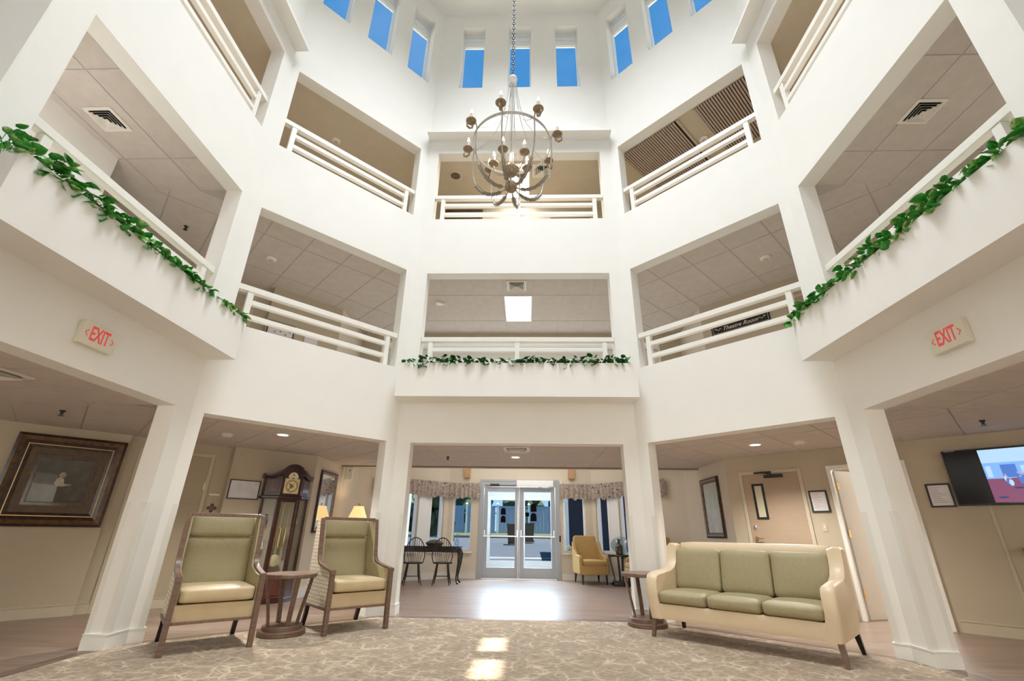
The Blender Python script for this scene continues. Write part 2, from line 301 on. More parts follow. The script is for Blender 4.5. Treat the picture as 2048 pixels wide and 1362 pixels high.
    def build(s, name, m, parent=None, smooth=None, bevel=0, seg=2):
        me = s.mesh(name, smooth); return link(name, me, m, parent, bevel, seg)
def link(name, me, m, parent=None, bevel=0, seg=2):
    if m and not me.materials: me.materials.append(MT[m])
    o = bpy.data.objects.new(name, me); C.objects.link(o)
    if parent is not None: o.parent = parent
    if bevel:
        b = o.modifiers.new('bevel', 'BEVEL'); b.width = bevel; b.segments = seg; b.limit_method = 'ANGLE'; b.angle_limit = 0.6
    return o
def thing(name, label, cat, loc=(0, 0, 0), rz=0, group=None):
    o = bpy.data.objects.new(name, None); C.objects.link(o); o.empty_display_size = 0.2
    o.location = loc; o.rotation_euler = (0, 0, rz); tag(o, label, cat, group); return o
def tag(o, label, cat, group=None):
    o['label'] = label; o['category'] = cat
    if group: o['group'] = group
    return o
def st(o): o['kind'] = 'structure'; return o
def dup(root, loc, rz, label=None, group=None):
    r = root.copy(); C.objects.link(r); r.location = loc; r.rotation_euler = (0, 0, rz)
    if label: r['label'] = label
    if group: r['group'] = group
    for ch in list(root.children):
        c = ch.copy(); C.objects.link(c); c.parent = r
        for g in ch.children:
            d = g.copy(); C.objects.link(d); d.parent = c
    return r
def frame(o, d, z=0):       # local x along d, local y = outward (left normal reversed), z up
    d = Vector((d[0], d[1], 0)).normalized(); n = Vector((-d.y, d.x, 0))
    return Matrix(((d.x, n.x, 0, o[0]), (d.y, n.y, 0, o[1]), (0, 0, 1, z), (0, 0, 0, 1)))
def offset(path, t):        # miter offset to the left of travel
    P = [Vector((p[0], p[1])) for p in path]; out = []
    for i, p in enumerate(P):
        ns = []
        if i > 0: d = (p-P[i-1]).normalized(); ns.append(Vector((-d.y, d.x)))
        if i < len(P)-1: d = (P[i+1]-p).normalized(); ns.append(Vector((-d.y, d.x)))
        if len(ns) == 1: out.append(p+ns[0]*t)
        else:
            b = (ns[0]+ns[1]).normalized(); out.append(p+b*(t/max(0.3, b.dot(ns[0]))))
    return [(p.x, p.y) for p in out]
def strip(mb, path, t, z0, z1):   # solid band along path, thickness t to the left of travel
    o = offset(path, t); n = len(path)
    for i in range(n-1):
        poly = [path[i], path[i+1], o[i+1], o[i]] if t > 0 else [path[i+1], path[i], o[i], o[i+1]]
        mb.prism(poly, z0, z1)
    return mb
def gridwall(mb, us, vs_z, solid, t, M, mit=(0, 0)):
    # wall in local frame: x along, y=0 front (atrium side) .. y=t back, z up. solid(i,j). mit: extension of the back at each end
    nu, nz = len(us)-1, len(vs_z)-1; U0, U1 = us[0], us[-1]
    def bu(u): return u-mit[0] if u == U0 else (u+mit[1] if u == U1 else u)
    def S(i, j): return 0 <= i < nu and 0 <= j < nz and solid(i, j)
    for i in range(nu):
        for j in range(nz):
            if not S(i, j): continue
            a, b, c, d = us[i], us[i+1], vs_z[j], vs_z[j+1]; A, B = bu(a), bu(b)
            mb.add([(a, 0, c), (b, 0, c), (b, 0, d), (a, 0, d)], [(0, 1, 2, 3)], M)
            mb.add([(A, t, c), (B, t, c), (B, t, d), (A, t, d)], [(3, 2, 1, 0)], M)
            if not S(i-1, j): mb.add([(a, 0, c), (a, 0, d), (A, t, d), (A, t, c)], [(0, 1, 2, 3)], M)
            if not S(i+1, j): mb.add([(b, 0, c), (B, t, c), (B, t, d), (b, 0, d)], [(0, 1, 2, 3)], M)
            if not S(i, j-1): mb.add([(a, 0, c), (A, t, c), (B, t, c), (b, 0, c)], [(0, 1, 2, 3)], M)
            if not S(i, j+1): mb.add([(a, 0, d), (b, 0, d), (B, t, d), (A, t, d)], [(0, 1, 2, 3)], M)
def text(name, s, size, m, parent, M, sx=1.0, shear=0, depth=0.001, bold=0.0, align='CENTER'):
    cu = bpy.data.curves.new(name, 'FONT'); cu.body = s; cu.size = size; cu.align_x = align; cu.align_y = 'CENTER'; cu.extrude = depth; cu.shear = shear; cu.offset = bold; cu.resolution_u = 3
    tmp = bpy.data.objects.new('tmp', cu); C.objects.link(tmp); bpy.context.view_layer.update()
    me = bpy.data.meshes.new_from_object(tmp.evaluated_get(bpy.context.evaluated_depsgraph_get())); bpy.data.objects.remove(tmp); bpy.data.curves.remove(cu)
    me.name = name; me.transform(M @ Matrix.Diagonal((sx, 1, 1, 1))); me.materials.clear()
    return link(name, me, m, parent)
def upright(M, x, y, z):   # text plane facing local -y of frame M
    return M @ Matrix.Translation((x, y, z)) @ Matrix.Rotation(PI/2, 4, 'X')

# ------------------------------------------------------------------ the atrium shell
VL, VR = (-1.93, 0.0), (1.93, 0.0); VL2, VR2 = (-3.935, -2.005), (3.935, -2.005)
VL3, VR3 = (-3.935, -4.95), (3.935, -4.95); VL4, VR4 = (-1.93, -6.955), (1.93, -6.955)
LD = math.hypot(VL2[0]-VL[0], VL2[1]-VL[1]); TK = 0.23; MI = TK*math.tan(PI/8)
Z1, Z2B, Z2, Z3B, Z3, ZW, ZWT, ZC = 2.43, 3.68, 5.60, 6.85, 8.57, 10.55, 12.66, 13.16
FACES = {  # name: (start, direction, length, opening u0, u1)
    'front': (VL, (1, 0), 3.86, 0.222, 3.638), 'front_left': (VL2, (1, 1), LD, 0.13, LD-0.19), 'front_right': (VR, (1, -1), LD, 0.19, LD-0.13),
    'right': (VR2, (0, -1), 2.945, 0.262, 2.68), 'left': (VL3, (0, 1), 2.945, 0.265, 2.683),
    'back_right': (VR3, (-1, -1), LD, 0.13, LD-0.19), 'back': (VR4, (-1, 0), 3.86, 0.222, 3.638), 'back_left': (VL4, (-1, 1), LD, 0.19, LD-0.13)}
FM = {k: frame(v[0], v[1]) for k, v in FACES.items()}
WU = {}
for k, (o, d, L, a, b) in FACES.items():
    M = FM[k]; mb = MB()
    zs = [0, Z1, Z2B, Z2, Z3B, Z3, 9.6]
    gridwall(mb, [0, a, b, L], zs, lambda i, j: not (i == 1 and j in (0, 2, 4)), TK, M, (MI, MI))
    sp = 1.13 if L > 3.5 else 0.94
    cs = [L/2-sp, L/2, L/2+sp]; WU[k] = cs; us = [0]
    for c in cs: us += [c-0.275, c+0.275]
    us.append(L); t2 = 0.34; m2 = t2*math.tan(PI/8)
    gridwall(mb, us, [9.6, ZW, ZWT, ZC+0.2], lambda i, j: not (i in (1, 3, 5) and j == 1), t2, M, (m2, m2))
    st(mb.build('wall_'+k, 'paint'))
# clerestory windows
wn = 0; frm = MB()
for a, b in (((-0.275, 0.20, 0), (-0.255, 0.30, 2.11)), ((0.255, 0.20, 0), (0.275, 0.30, 2.11)), ((-0.255, 0.20, 0), (0.255, 0.30, 0.025)), ((-0.255, 0.20, 2.06), (0.255, 0.30, 2.11)), ((-0.255, 0.22, 1.72), (0.255, 0.27, 1.77))): frm.box(a, b)
frmesh = frm.mesh('window_frame'); frmesh.materials.append(MT['vinyl_white'])
sash = MB(); 
for a, b in (((-0.255, 0.24, 0.025), (-0.24, 0.275, 1.72)), ((0.24, 0.24, 0.025), (0.255, 0.275, 1.72)), ((-0.24, 0.24, 0.025), (0.24, 0.275, 0.04)), ((-0.24, 0.24, 1.70), (0.24, 0.275, 1.72))): sash.box(a, b)
sames = sash.mesh('window_sash'); sames.materials.append(MT['vinyl_white'])
pane = MB().box((-0.255, 0.262, 0.025), (0.255, 0.266, 1.72)).mesh('glass_pane'); pane.materials.append(MT['glass'])
shd = MB()
for q_ in range(4): shd.box((-0.254, 0.225+0.012*(q_ % 2), 1.77+q_*0.073), (0.254, 0.245+0.012*(q_ % 2), 1.84+q_*0.073))
shmesh = shd.mesh('folded_blind'); shmesh.materials.append(MT['vinyl_white'])
for k in FACES:
    for c in WU[k]:
        wn += 1
        r = bpy.data.objects.new('window_%d' % wn, frmesh); C.objects.link(r); st(r); r.matrix_world = FM[k] @ Matrix.Translation((c, 0, ZW))
        for nm, me in (('window_sash', sames), ('glass_pane', pane), ('folded_blind', shmesh)):
            o = bpy.data.objects.new(nm, me); C.objects.link(o); o.parent = r
# drum ceiling with two slot skylights
oct_ = [VL, VR, VR2, VR3, VR4, VL4, VL3, VL2]
def clip(poly, hp):
    for (a, b, c) in hp:          # keep a*x+b*y+c >= 0
        out = []
        for i in range(len(poly)):
            p, q = poly[i], poly[(i+1) % len(poly)]; dp = a*p[0]+b*p[1]+c; dq = a*q[0]+b*q[1]+c
            if dp >= 0: out.append(p)
            if (dp >= 0) != (dq >= 0): t = dp/(dp-dq); out.append((p[0]+(q[0]-p[0])*t, p[1]+(q[1]-p[1])*t))
        poly = out
        if len(poly) < 3: return []
    return poly
CEIL = []; mb = MB(); ys = [-7.6, -2.90, -2.32, -1.96, -1.36, 0.6]; xs = [-4.6, 2.01, 2.27, 4.6]
for i in range(3):
    for j in range(5):
        if i == 1 and j in (1, 3): continue
        CEIL.append([(xs[i], ys[j]), (xs[i+1], ys[j]), (xs[i+1], ys[j+1]), (xs[i], ys[j+1])])
OH = []
for k in FACES:
    n_ = FM[k].to_3x3() @ Vector((0, 1, 0)); o_ = FM[k].translation; OH.append((-n_.x, -n_.y, n_.x*o_.x+n_.y*o_.y+0.72))  # unseen eaves widened to keep the sun out of the clerestory
for q_ in CEIL:
    q_ = clip(q_, OH)
    if q_: mb.prism(q_, ZC, ZC+0.1)
st(mb.build('ceiling', 'paint'))
# ring slabs (storey floors with the corridor ceilings beneath)
def bis(p, ang): return (p[0], p[1], math.cos(ang), math.sin(ang))
def ringslab(z0, z1, name, m, dist):
    mb = MB()
    keys = list(FACES)
    for k in keys:
        M = FM[k]; L = FACES[k][2]; D = dist[k]; t = math.tan(PI/8); y0 = 0.12 if z0 < 8 else TK-0.001
        P = [(M @ Vector((x, y, 0))).to_2d()[:] for x, y in ((-y0*t, y0), (L+y0*t, y0), (L+D*t, D), (-D*t, D))]
        P = clip(P, [(0, -1, 2.83)]) if k.startswith('front') else P
        mb.prism(P, z0, z1)
    return st(mb.build(name, m))
DIST = {'front': 2.83, 'front_left': 5.2, 'front_right': 5.2, 'left': 4.3, 'right': 4.3, 'back': 4.2, 'back_left': 6.5, 'back_right': 6.5}
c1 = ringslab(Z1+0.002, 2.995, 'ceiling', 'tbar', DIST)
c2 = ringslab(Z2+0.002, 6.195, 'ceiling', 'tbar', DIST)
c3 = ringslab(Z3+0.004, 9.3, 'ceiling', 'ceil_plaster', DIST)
f2_ = ringslab(2.995, 3.0, 'floor', 'floor_upper', DIST); f3_ = ringslab(6.195, 6.2, 'floor', 'floor_upper', DIST)
# ceiling tiles: each a thin panel between the grid bars
def clip(poly, hp):
    for (a, b, c) in hp:          # keep a*x+b*y+c >= 0
        out = []
        for i in range(len(poly)):
            p, q = poly[i], poly[(i+1) % len(poly)]; dp = a*p[0]+b*p[1]+c; dq = a*q[0]+b*q[1]+c
            if dp >= 0: out.append(p)
            if (dp >= 0) != (dq >= 0): t = dp/(dp-dq); out.append((p[0]+(q[0]-p[0])*t, p[1]+(q[1]-p[1])*t))
        poly = out
        if len(poly) < 3: return []
    return poly
def tiles(parent, z, T, u0, du, v0, dv, ur, vr, hp):
    # T: frame matrix for grid coordinates, hp half planes in grid coordinates
    i0, i1 = math.floor((ur[0]-u0)/du), math.ceil((ur[1]-u0)/du); j0, j1 = math.floor((vr[0]-v0)/dv), math.ceil((vr[1]-v0)/dv); full = None; g = 0.009
    for i in range(i0, i1):
        for j in range(j0, j1):
            a, b, c, d = u0+i*du+g, u0+(i+1)*du-g, v0+j*dv+g, v0+(j+1)*dv-g
            sq = [(a, c), (b, c), (b, d), (a, d)]; P = clip(sq, hp)
            if not P: continue
            ar = abs(sum(P[k][0]*P[(k+1) % len(P)][1]-P[(k+1) % len(P)][0]*P[k][1] for k in range(len(P)))/2)
            if ar < 0.006: continue
            if len(P) == 4 and ar > (b-a)*(d-c)*0.9999:
                if full is None:
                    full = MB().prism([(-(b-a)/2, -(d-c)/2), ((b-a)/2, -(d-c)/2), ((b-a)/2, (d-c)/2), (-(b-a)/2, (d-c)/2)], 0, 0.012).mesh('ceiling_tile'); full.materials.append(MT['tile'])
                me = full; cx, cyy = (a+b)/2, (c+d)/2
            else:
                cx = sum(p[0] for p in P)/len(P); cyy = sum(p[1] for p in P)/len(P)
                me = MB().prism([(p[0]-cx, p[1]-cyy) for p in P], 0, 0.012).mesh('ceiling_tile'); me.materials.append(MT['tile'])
            o = bpy.data.objects.new('ceiling_tile', me); C.objects.link(o); o.parent = parent
            o.matrix_world = T @ Matrix.Translation((cx, cyy, z))
s8, c8 = math.sin(PI/8), math.cos(PI/8); I = Matrix.Identity(4)
for par, z, side in ((c1, Z1-0.004, 1), (c2, Z2-0.004, 2)):
    fr = [(0, 1, -TK), (0, -1, 2.82), (c8, s8, 1.93*c8), (-c8, s8, 1.93*c8)]
    tiles(par, z, I, -0.3, 0.6, 0.845, 1.22, (-3.2, 3.2), (0.2, 2.82), fr)
    for s in (-1, 1):
        k = 'front_left' if s < 0 else 'front_right'; M = FM[k]; Mi = M.inverted()
        # half planes given in world, converted to the zone frame
        def conv(a, b, c): # world a x + b y + c -> local
            ex = M.to_3x3() @ Vector((1, 0, 0)); ey = M.to_3x3() @ Vector((0, 1, 0)); o = M.translation
            return (a*ex.x+b*ex.y, a*ey.x+b*ey.y, a*o.x+b*o.y+c)
        hp = [conv(-s*(-c8), s8, 0) if 0 else (0, 1, -TK), conv(s*c8, -s8, -1.93*c8), conv(0, 1, 2.3), conv(0, -1, 2.82), (0, -1, 2.95 if 1 else 3.4)]
        hp[4] = conv(-s, 0, 6.9)
        tiles(par, z, M, 0.37 if s < 0 else 0.405, 0.655, 0.68, 1.22, (-3.6, 6.2), (0.2, 3.6), hp)
        x0 = 3.935+TK
        hs = [(s, 0, -x0), (-s, 0, 8.1), (0, 1, 4.9), (0, -1, -2.3)]
        if side == 1: tiles(par, z, I, -s*5.0, 1.22, -2.36, 0.61, (-8.2, -4) if s < 0 else (4, 8.2), (-4.95, -2.3), hs)
        else: tiles(par, z, I, s*4.53, 0.61, -2.9, 1.25, (-8.2, -4) if s < 0 else (4, 8.2), (-4.95, -2.3), hs)

# ------------------------------------------------------------------ walls behind the ring
LP = [(-8.2, -2.70), (-5.95, -0.45), (-6.0, -0.40), (-4.99, 0.61), (-4.865, 0.485), (-3.86, 1.49)]
def pwall(name, path, z0, z1, m, t=0.12): mb = MB(); strip(mb, path, t, z0, z1); return st(mb.build(name, m))
pwall('wall_left_corridor', LP, 0, 2.5, 'paint_beige')
pwall('wall_left_hall', [(-3.86, 1.49), (-3.86, 3.84)], 0, 3.3, 'paint_cream')
RD = (1, -1); R0 = (3.86, 1.44)
MRW = frame(R0, RD)      # ground floor right corridor wall, with a doorway
mb = MB(); gridwall(mb, [0, 1.65, 2.55, 6.14], [0, 2.11, 2.5], lambda i, j: not (i == 1 and j == 0), 0.12, MRW); st(mb.build('wall_right_corridor', 'paint_beige'))
pwall('wall_right_hall', [(3.86, 3.84), (3.86, 1.44)], 0, 3.3, 'paint_cream')
for z0, z1 in ((3.0, 5.65), (6.2, 8.62)):
    mm = 'paint_beige'
    pwall('wall_left_corridor', LP, z0, z1, mm)
    pwall('wall_right_corridor', [(3.86, 1.44), (8.2, -2.9)], z0, z1, mm)
    pwall('wall_left_hall', [(-3.86, 1.49), (-3.86, 2.9)], z0, z1, 'paint_cream'); pwall('wall_right_hall', [(3.86, 2.9), (3.86, 1.44)], z0, z1, 'paint_cream')
mb = MB(); gridwall(mb, [0, 0.5, 7.22, 7.72], [3.0, 5.42, 5.65], lambda i, j: not (i == 1 and j == 0), 0.14, frame((-3.86, 2.82), (1, 0))); st(mb.build('wall_front_gallery', 'paint_beige'))
pwall('wall_front_bay', [(-3.86, 2.82), (-3.86, 4.0), (3.86, 4.0), (3.86, 2.82)], 3.0, 5.65, 'paint')
st(MB().box((-3.9, 2.83, 5.66), (3.9, 4.1, 5.8)).build('ceiling', 'paint'))
pwall('wall_front_top_corridor', [(-4.2, 1.65), (4.2, 1.65)], 6.2, 8.62, 'paint_beige')
for z0, z1 in ((0, 2.5), (3.0, 5.65), (6.2, 8.62)):
    pwall('wall_back', [(8.2, -2.8), (8.2, -11.2), (-8.2, -11.2), (-8.2, -2.6)], z0, z1, 'paint_beige')
pwall('wall_left_linen', [(-5.24, -4.95), (-5.24, -2.89), (-8.2, -2.89)], 3.0, 5.6, 'paint')
pwall('wall_right_linen', [(8.2, -3.2), (5.75, -3.2), (5.75, -4.95)], 3.0, 5.6, 'paint')
# entrance hall: header beam, high ceiling, bay walls
st(MB().box((-3.86, 2.80, 2.405), (3.86, 2.96, 3.3)).build('wall_hall_header', 'paint_cream'))
tr = MB(); tr.box((-3.86, 2.765, 2.40), (3.86, 2.80, 2.445)); mat('soffit_brown', (0.26, 0.18, 0.12), 0.6); st(tr.build('trim_1', 'soffit_brown'))
st(MB().box((-4.0, 2.97, 3.3), (4.0, 6.1, 3.42)).build('ceiling', 'paint'))
MF = frame((-1.95, 5.75), (1, 0)); mb = MB()
gridwall(mb, [0, 0.12, 0.655, 0.94, 2.93, 3.09, 3.71, 3.9], [0, 0.64, 2.28, 2.42, 3.35], lambda i, j: not ((i in (1, 5) and j == 1) or (i == 3 and j < 3)), 0.2, MF, (0.083, 0.083)); st(mb.build('wall_entrance', 'paint_cream'))
MBL = frame((-3.86, 3.84), (1, 1)); LB = 1.91*math.sqrt(2); mb = MB()
WB = [0, 0.62, 1.76, 2.15, 2.56, LB]
gridwall(mb, WB, [0, 0.64, 2.28, 3.35], lambda i, j: not (i in (1, 3) and j == 1), 0.2, MBL, (0.083, 0.083)); st(mb.build('wall_bay_left', 'paint_cream'))
MBR = frame((1.95, 5.75), (1, -1)); mb = MB(); WB2 = [0, 0.12, 0.50, 0.84, 2.0, LB]
gridwall(mb, WB2, [0, 0.64, 2.28, 3.35], lambda i, j: not (i in (1, 3) and j == 1), 0.2, MBR, (0.083, 0.083)); st(mb.build('wall_bay_right', 'paint_cream'))
def hall_window(M, a, b):
    global wn
    wn += 1; z0, z1 = 0.64, 2.28; mb = MB(); f = 0.045
    for p, q in (((a, 0.05, z0), (a+f, 0.17, z1)), ((b-f, 0.05, z0), (b, 0.17, z1)), ((a+f, 0.05, z0), (b-f, 0.17, z0+0.07)), ((a+f, 0.05, z1-f), (b-f, 0.17, z1))): mb.box(p, q, M)
    r = st(mb.build('window_%d' % wn, 'vinyl_white'))
    MB().box((a+f, 0.12, z0+0.07), (b-f, 0.126, z1-f), M).build('glass_pane', 'glass', r)
    MB().box((a-0.03, -0.05, z0-0.035), (b+0.03, 0.06, z0), M).build('window_sill', 'trim_white', r)
hall_window(MF, 0.12, 0.655); hall_window(MF, 3.09, 3.71)
hall_window(MBL, WB[1], WB[2]); hall_window(MBL, WB[3], WB[4]); hall_window(MBR, WB2[1], WB2[2]); hall_window(MBR, WB2[3], WB2[4])
for M_, a_, b_ in ((MBL, WB[2], WB[3]), (MBR, WB2[2], WB2[3])):
    wc = MB()
    for p_, q_ in (((a_, -0.012, 0.64), (a_+0.07, 0, 2.3)), ((b_-0.07, -0.012, 0.64), (b_, 0, 2.3)), ((a_+0.07, -0.006, 0.64), (b_-0.07, 0, 2.3))): wc.box(p_, q_, M_)
    st(wc.build('trim_%d' % (20+int(a_)), 'vinyl_white'))
# entrance doors
d = st(MB().box((0, 0, 0), (0.01, 0.01, 0.01)).build('door_1', 'aluminium')); bpy.data.objects.remove(d)
mb = MB()
for p, q in (((0.90, -0.02, 0), (0.96, 0.20, 2.42)), ((2.91, -0.02, 0), (2.97, 0.20, 2.42)), ((0.96, -0.02, 2.28), (2.91, 0.20, 2.42)), ((0.85, -0.03, 0), (0.90, 0.0, 2.47)), ((2.97, -0.03, 0), (3.02, 0.0, 2.47)), ((0.90, -0.03, 2.42), (2.97, 0.0, 2.47))): mb.box(p, q, MF)
d1 = st(mb.build('door_1', 'alu_light'))
for i, (a, b) in enumerate(((0.965, 1.93), (1.94, 2.905))):
    mb = MB(); w = 0.115
    for p, q in (((a, 0.02, 0.02), (a+w, 0.065, 2.27)), ((b-w, 0.02, 0.02), (b, 0.065, 2.27)), ((a+w, 0.02, 0.02), (b-w, 0.065, 0.27)), ((a+w, 0.02, 2.15), (b-w, 0.065, 2.27))): mb.box(p, q, MF)
    lf = mb.build('door_leaf', 'alu_light', d1, bevel=0.004)
    MB().box((a+w, 0.04, 0.27), (b-w, 0.046, 2.15), MF).build('glass_pane', 'glass', lf)
    mb = MB(); mb.tube([(a+0.02, -0.03, 1.02), (b-0.03, -0.03, 1.02)], 0.016, 8, M=MF)
    for xx in (a+0.045, b-0.05): mb.tube([(xx, 0.03, 1.20), (xx, -0.05, 1.17), (xx, -0.05, 1.04), (xx, 0.02, 1.02)], 0.011, 8, M=MF)
    mb.build('push_bar', 'chrome', lf, smooth=0.6)
    cx = 1.50 if i == 0 else 2.32; kz = 1.36 if i == 0 else 1.40; sc = 1.2 if i == 0 else 1.45
    for zz in (0.0, 0.165):
        pl = [(-0.055*sc, 0), (0.055*sc, 0)]+[(0.055*sc*math.cos(t), 0.09*sc+0.055*sc*math.sin(t)) for t in [PI*q_/8 for q_ in range(9)]]
        Mx = MF @ Matrix.Translation((cx, 0.036, kz+zz*sc)) @ Matrix.Rotation(PI/2, 4, 'X'); MB().prism(pl, 0, 0.003, Mx).build('arched_sticker', 'sticker', lf)
    if i: MB().box((2.10, 0.033, 1.52), (2.20, 0.036, 1.62), MF).build('square_sticker', 'sticker', lf)
MB().box((1.86, -0.14, 2.28), (2.86, -0.02, 2.44), MF).build('operator_box', 'vinyl_white', d1, bevel=0.008)
MB().tube([(2.45, -0.08, 2.28), (2.7, -0.03, 2.22)], 0.008, 6, M=MF).build('operator_arm', 'chrome', d1)
MB().box((1.13, -0.06, 2.29), (1.38, -0.02, 2.35), MF).build('closer_body', 'dark_metal', d1)
MB().tube([(1.0, -0.03, 2.31), (1.85, -0.03, 2.315)], 0.007, 6, M=MF).build('closer_arm', 'dark_metal', d1)
MB().tube([(1.90, -0.02, 0.02), (1.90, -0.02, 2.2)], 0.008, 6, M=MF).build('astragal', 'chrome', d1)
# vestibule and white outer doors
vw = MB(); vw.box((-1.3, 7.35, -0.05), (-1.12, 7.5, 2.75)); vw.box((1.12, 7.35, -0.05), (1.3, 7.5, 2.75)); vw.box((-1.12, 7.35, 2.25), (1.12, 7.5, 2.75)); vw.box((-1.25, 5.96, 0), (-1.17, 7.35, 2.6)); vw.box((1.17, 5.96, 0), (1.25, 7.35, 2.6)); vw.box((-1.3, 5.96, 2.55), (1.3, 7.5, 2.75))
st(vw.build('wall_vestibule', 'paint'))
mb = MB()
for p, q in (((-1.12, 7.30, 0), (-1.04, 7.42, 2.25)), ((1.04, 7.30, 0), (1.12, 7.42, 2.25)), ((-1.04, 7.30, 2.17), (1.04, 7.42, 2.25))): mb.box(p, q)
d2 = st(mb.build('door_2', 'vinyl_white'))
for a, b in ((-1.035, -0.005), (0.005, 1.035)):
    mb = MB(); w = 0.13
    for p, q in (((a, 7.33, 0.02), (a+w, 7.38, 2.17)), ((b-w, 7.33, 0.02), (b, 7.38, 2.17)), ((a+w, 7.33, 0.02), (b-w, 7.38, 0.36)), ((a+w, 7.33, 2.03), (b-w, 7.38, 2.17))): mb.box(p, q)
    lf = mb.build('door_leaf', 'vinyl_white', d2); MB().box((a+w, 7.35, 0.36), (b-w, 7.356, 2.03)).build('glass_pane', 'glass', lf)
    MB().tube([(a+0.05, 7.27, 1.02), (b-0.05, 7.27, 1.02)], 0.016, 8).build('push_bar', 'chrome', lf, smooth=0.6)

# ------------------------------------------------------------------ floors
fl = MB(); fl.box((-8.3, -11.3, -0.1), (8.3, 7.5, 0.0)); flo = st(fl.build('floor', 'plank'))
ci = [(-1.90, -0.17), (1.90, -0.17), (3.93, -2.06), (3.97, -2.3), (3.9, -4.9), (1.9, -6.9), (-1.9, -6.9), (-3.9, -4.9), (-3.97, -2.3), (-3.93, -2.06)]
mb = MB(); mb.prism(list(reversed(ci)), 0.0005, 0.006); cp = mb.build('carpet', 'carpet'); tag(cp, 'tan and brown branch-patterned carpet filling the atrium floor', 'carpet')
mb = MB(); strip(mb, [(-1.9, -0.17), (1.9, -0.17)], 0.13, 0.0005, 0.005); strip(mb, [(3.97, -2.3), (3.97, -4.9)], 0.13, 0.0005, 0.005); strip(mb, [(-3.97, -4.9), (-3.97, -2.3)], 0.13, 0.0005, 0.005)
strip(mb, [(1.9, -0.17), (3.93, -2.06)], 0.10, 0.0004, 0.0045); strip(mb, [(-3.93, -2.06), (-1.9, -0.17)], 0.10, 0.0004, 0.0045)
mat('strip_brown', (0.16, 0.105, 0.085), 0.35, noise=0.15); st(mb.build('trim_2', 'strip_brown'))
# baseboards round the four visible piers, with a moulded cap
def basebd(name, path, m='trim_white', h=0.14, t=0.016):
    mb = MB(); strip(mb, path, -t, 0, h-0.03); strip(mb, path, -(t-0.004), h-0.03, h-0.012); strip(mb, path, -(t+0.003), h-0.012, h); return st(mb.build(name, m))
def wp(k, u, y): p = FM[k] @ Vector((u, y, 0)); return (p.x, p.y)
def pier(ka, kb):
    a = FACES[ka]; b = FACES[kb]
    return [wp(ka, a[4], TK), wp(ka, a[4], 0), (b[0][0], b[0][1]), wp(kb, b[3], 0), wp(kb, b[3], TK)]
for nm, ka, kb in (('baseboard_pier_left', 'left', 'front_left'), ('baseboard_pier_front_left', 'front_left', 'front'), ('baseboard_pier_front_right', 'front', 'front_right'), ('baseboard_pier_right', 'front_right', 'right')):
    P = pier(ka, kb); basebd(nm, P)
    # clear corner guards from the baseboard to shoulder height
    w = bpy.data.objects['wall_'+ka]
    for (k, u, s) in ((ka, FACES[ka][4], -1), (kb, FACES[kb][3], 1)):
        mb = MB(); M = FM[k]
        x0, x1 = (u, u+0.055) if s < 0 else (u-0.055, u)
        mb.box((x0, -0.003, 0.145), (x1, 0.0, 1.36), M)
        if s < 0: mb.box((u-0.003, -0.003, 0.145), (u, 0.055, 1.36), M); mb.box((u-0.003, TK-0.055, 0.145), (u, TK, 1.36), M)
        else: mb.box((u, -0.003, 0.145), (u+0.003, 0.055, 1.36), M); mb.box((u, TK-0.055, 0.145), (u+0.003, TK, 1.36), M)
        g = mb.build('corner_guard', 'guard', w)
basebd('baseboard_left', LP[0:2], 'trim_beige'); basebd('baseboard_left_door', LP[2:4], 'trim_beige'); basebd('baseboard_clock', LP[4:6], 'trim_beige')
basebd('baseboard_left_hall', [(-3.86, 1.49), (-3.86, 3.84), (-1.95, 5.75), (-1.13, 5.75)], 'trim_white'); basebd('baseboard_right_hall', [(1.1, 5.75), (1.95, 5.75), (3.86, 3.84), (3.86, 1.44)], 'trim_white')
def pR(u): p = MRW @ Vector((u, 0, 0)); return (p.x, p.y)
basebd('baseboard_right', [pR(2.66), pR(6.1)], 'trim_beige'); basebd('baseboard_right_door', [pR(1.25), pR(1.56)], 'trim_beige'); basebd('baseboard_right_corner', [pR(0.0), pR(0.2)], 'trim_beige')

# ------------------------------------------------------------------ planters, ledges, railings
PLT = {'front': (-0.02, 3.88, 'white wall-hung planter box under the middle front opening, over the entrance'), 'left': (0.03, 2.93, 'white wall-hung planter box above the left EXIT sign'), 'right': (0.015, 2.915, 'white wall-hung planter box above the right EXIT sign')}
for k, (a, b, lab) in PLT.items():
    M = FM[k]; D = 0.38; zb, zt = 3.10, 3.67
    t = thing('planter_box', lab, 'planter')
    mb = MB(); mb.box((a, -D, zb), (b, 0, zb+0.06), M); mb.box((a, -D, zb+0.06), (b, -D+0.05, zt), M); mb.box((a, -D+0.05, zb+0.06), (a+0.05, 0, zt), M); mb.box((b-0.05, -D+0.05, zb+0.06), (b, 0, zt), M)
    mb.build('planter_shell', 'paint', t)
    MB().box((a+0.05, -D+0.05, zb+0.2), (b-0.05, -0.001, zt-0.05), M).build('soil', 'soil', t)
